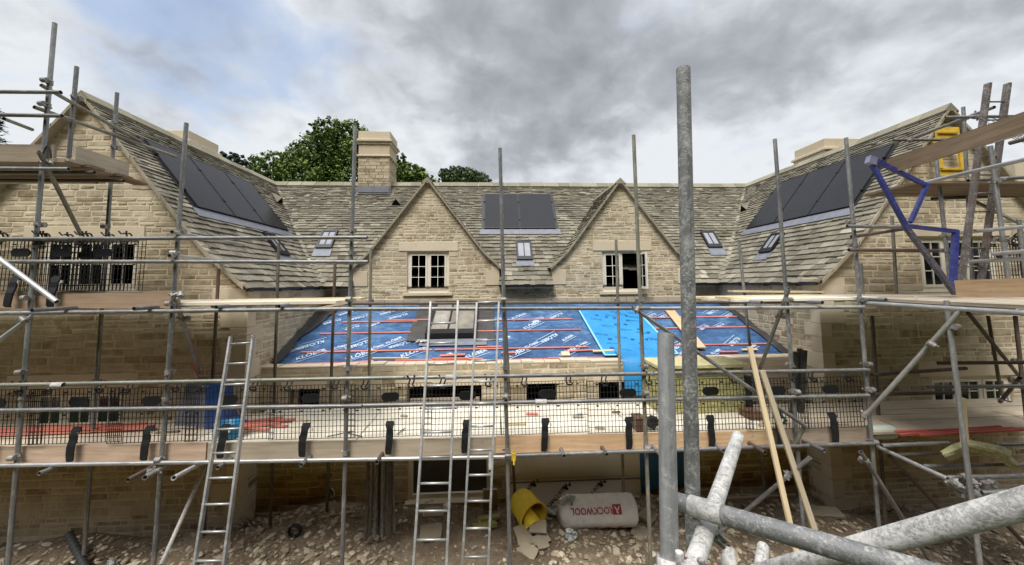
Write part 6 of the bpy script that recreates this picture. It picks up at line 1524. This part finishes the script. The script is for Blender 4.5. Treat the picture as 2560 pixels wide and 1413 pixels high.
# twigs and roots by the wing corner
mb = MB(); rs = random.Random(9)
for k in range(14):
    p = A(rs.uniform(610, 660), rs.uniform(1262, 1310), 7.3); p.z = gz(p.x, p.y) + .02; d = V((rs.uniform(-.2, .2), rs.uniform(-.2, .1), rs.uniform(.02, .25)))
    mb.sweep([p, p + d * .5 + V((0, 0, .04)), p + d], [.006, .005, .003], 5)
for k in range(26):
    p = A(rs.uniform(2085, 2260), rs.uniform(1265, 1300), 7.0); p.z = gz(p.x, p.y) + .02; d = V((rs.uniform(-.25, .25), rs.uniform(-.2, .1), rs.uniform(.0, .16)))
    mb.sweep([p, p + d * .5 + V((0, 0, .04)), p + d], [.007, .005, .003], 5)
tag(mb.build('roots', BARK), 'dry twigs and roots at the feet of the walls', 'twigs', kind='stuff')
mb = MB(); c = A(826, 1235, LY - .03); mb.sweep([c + V((.07 * math.sin(t), 0, .10 * math.cos(t) )) for t in [rad(q) for q in range(10, 190, 20)]], .010, 8)
tag(mb.build('pipe_bend', PLASTW, smooth=True), 'small curved white pipe on the wall under the deck', 'pipe')
board('sawn beam lying at the foot of the wall right of the near poles', A(1700, 1255, 7.3), A(1990, 1240, 7.3), .06, .06, WGREY, name='timber', cat='timber')

# ------------------------------------------------------------------ trees behind the house
def tree(label, c, lobes, n, ls, mat, trunk, group='trees behind the house', seed=1, name='broadleaf_tree'):
    """lobes: (dx, dy, dz, rx, rz) around c; leaves in clumps on and inside the lobes"""
    rs = random.Random(seed); r = thing(name, label, 'tree', (c[0], c[1], -4.3), group); mb = MB(); tot = sum(l[3] * l[4] for l in lobes)
    for (dx, dy, dz_, rx, rz_) in lobes:
        k = int(n * rx * rz_ / tot); ncl = max(8, k // 22)
        for q in range(ncl):
            a = rs.uniform(0, 6.28); ct = rs.uniform(-.75, 1); st = math.sqrt(1 - ct * ct); rad_ = rs.uniform(.68, 1.16) if rs.random() < .8 else rs.uniform(.3, .7)
            cc = V((c[0] + dx + rx * st * math.cos(a) * rad_, c[1] + dy + rx * .8 * st * math.sin(a) * rad_, c[2] + dz_ + rz_ * ct * rad_)); cr = rs.uniform(.16, .6) * rx * .40; tone = rs.gauss(.45, .16)
            for i in range(22):
                d = V((rs.gauss(0, 1), rs.gauss(0, 1), rs.gauss(0, .8))); d = d.normalized() * rs.uniform(.4, 1) * cr; p = cc + d
                nn = (d.normalized() + V((rs.gauss(0, .5), rs.gauss(0, .5), rs.gauss(0.4, .4)))).normalized(); u = nn.orthogonal().normalized(); w_ = nn.cross(u); an = rs.uniform(0, 6.28); u, w_ = u * math.cos(an) + w_ * math.sin(an), w_ * math.cos(an) - u * math.sin(an)
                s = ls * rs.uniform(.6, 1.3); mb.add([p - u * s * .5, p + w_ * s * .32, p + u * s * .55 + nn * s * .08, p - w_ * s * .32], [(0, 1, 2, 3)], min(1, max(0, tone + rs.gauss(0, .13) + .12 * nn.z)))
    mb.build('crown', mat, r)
    tb = MB(); base = V((c[0], c[1], -4.3)); top = V((c[0], c[1], c[2] + .2)); tb.sweep([base, base.lerp(top, .5) + V((.1, 0, 0)), top], [trunk, trunk * .8, trunk * .4], 10)
    for (dx, dy, dz_, rx, rz_) in lobes: s0 = base.lerp(top, rs.uniform(.55, .8)); e = V(c) + V((dx, dy, dz_)); tb.sweep([s0, s0.lerp(e, .5) + V((0, 0, .3)), e], [trunk * .4, trunk * .25, trunk * .08], 7)
    tb.build('trunk', BARK, r); return r
TY = 26.0
def tc_(u, v, y=TY): return A(u, v, y)
def tlobes(c, L_, y): return [((A(u, v, y) - V(c)).x, rng(-1, 1), (A(u, v, y) - V(c)).z, rw * y / CF, rh * y / CF) for (u, v, rw, rh) in L_]
random.seed(17)
c = tc_(800, 420); tree('big broad green tree directly behind the stone chimney', c, tlobes(c, [(855, 370, 70, 62), (790, 385, 75, 52), (740, 405, 62, 48), (690, 430, 48, 42), (860, 440, 90, 60), (760, 450, 90, 45), (670, 455, 40, 25), (905, 400, 45, 60), (830, 345, 38, 34), (880, 335, 35, 28)], TY), 36000, .175, LEAF, .4, seed=3)
c = tc_(1020, 440, 24); tree('lighter green tree showing right of the stone chimney', c, tlobes(c, [(985, 430, 34, 36), (1030, 448, 40, 30), (1000, 405, 14, 22), (1065, 455, 22, 18), (1080, 462, 26, 16)], 24), 8000, .18, LEAF, .25, seed=5)
c = tc_(1158, 440, 30); tree('small rounded dark tree on the skyline left of the solar panels', c, tlobes(c, [(1158, 435, 42, 25), (1130, 445, 30, 24), (1190, 446, 30, 24), (1160, 460, 58, 22)], 30), 8000, .19, LEAFD, .25, seed=7)
c = tc_(585, 420, 34); tree('dark evergreen tree behind the left ridge', c, tlobes(c, [(545, 395, 34, 20), (580, 408, 26, 18), (620, 415, 20, 20), (640, 440, 40, 24), (600, 440, 60, 24)], 34), 5200, .26, CONIF, .3, seed=9, name='evergreen_tree')
# conifer at the left edge
def conifer(label, c, h, w_, n, seed):
    rs = random.Random(seed); r = thing('conifer', label, 'tree', (c[0], c[1], -4.3), 'trees behind the house'); mb = MB(); z0 = -1.0; top = c[2]
    for b in range(90):
        t = rs.random() ** .8; z = top - (top - z0) * t; ln = w_ * (.12 + .9 * t) * rs.uniform(.7, 1.1); a = rs.uniform(0, 6.28); d = V((math.cos(a), math.sin(a), -.12)).normalized(); p0 = V((c[0], c[1], z))
        for i in range(n):
            q = rs.random() ** .7; p = p0 + d * ln * q + V((0, 0, -.25 * q * q + .12 * q ** 4)) + V((rs.gauss(0, .10), rs.gauss(0, .10), rs.gauss(0, .07)))
            dd = (d + V((rs.gauss(0, .6), rs.gauss(0, .6), rs.gauss(0, .3)))).normalized(); s = rs.uniform(.10, .24); w2 = dd.cross(V((0, 0, 1))).normalized() * .05
            mb.add([p - w2, p + dd * s, p + w2], [(0, 1, 2)], min(1, max(0, rs.gauss(.45, .25))))
    mb.build('crown', CONIF, r); tb = MB(); tb.sweep([V((c[0], c[1], -4.3)), V((c[0], c[1], top))], [.25, .04], 8); tb.build('trunk', BARK, r)
conifer('dark conifer at the left edge behind the left gable', A(-30, 262, 17), 8, 2.2, 90, 3)
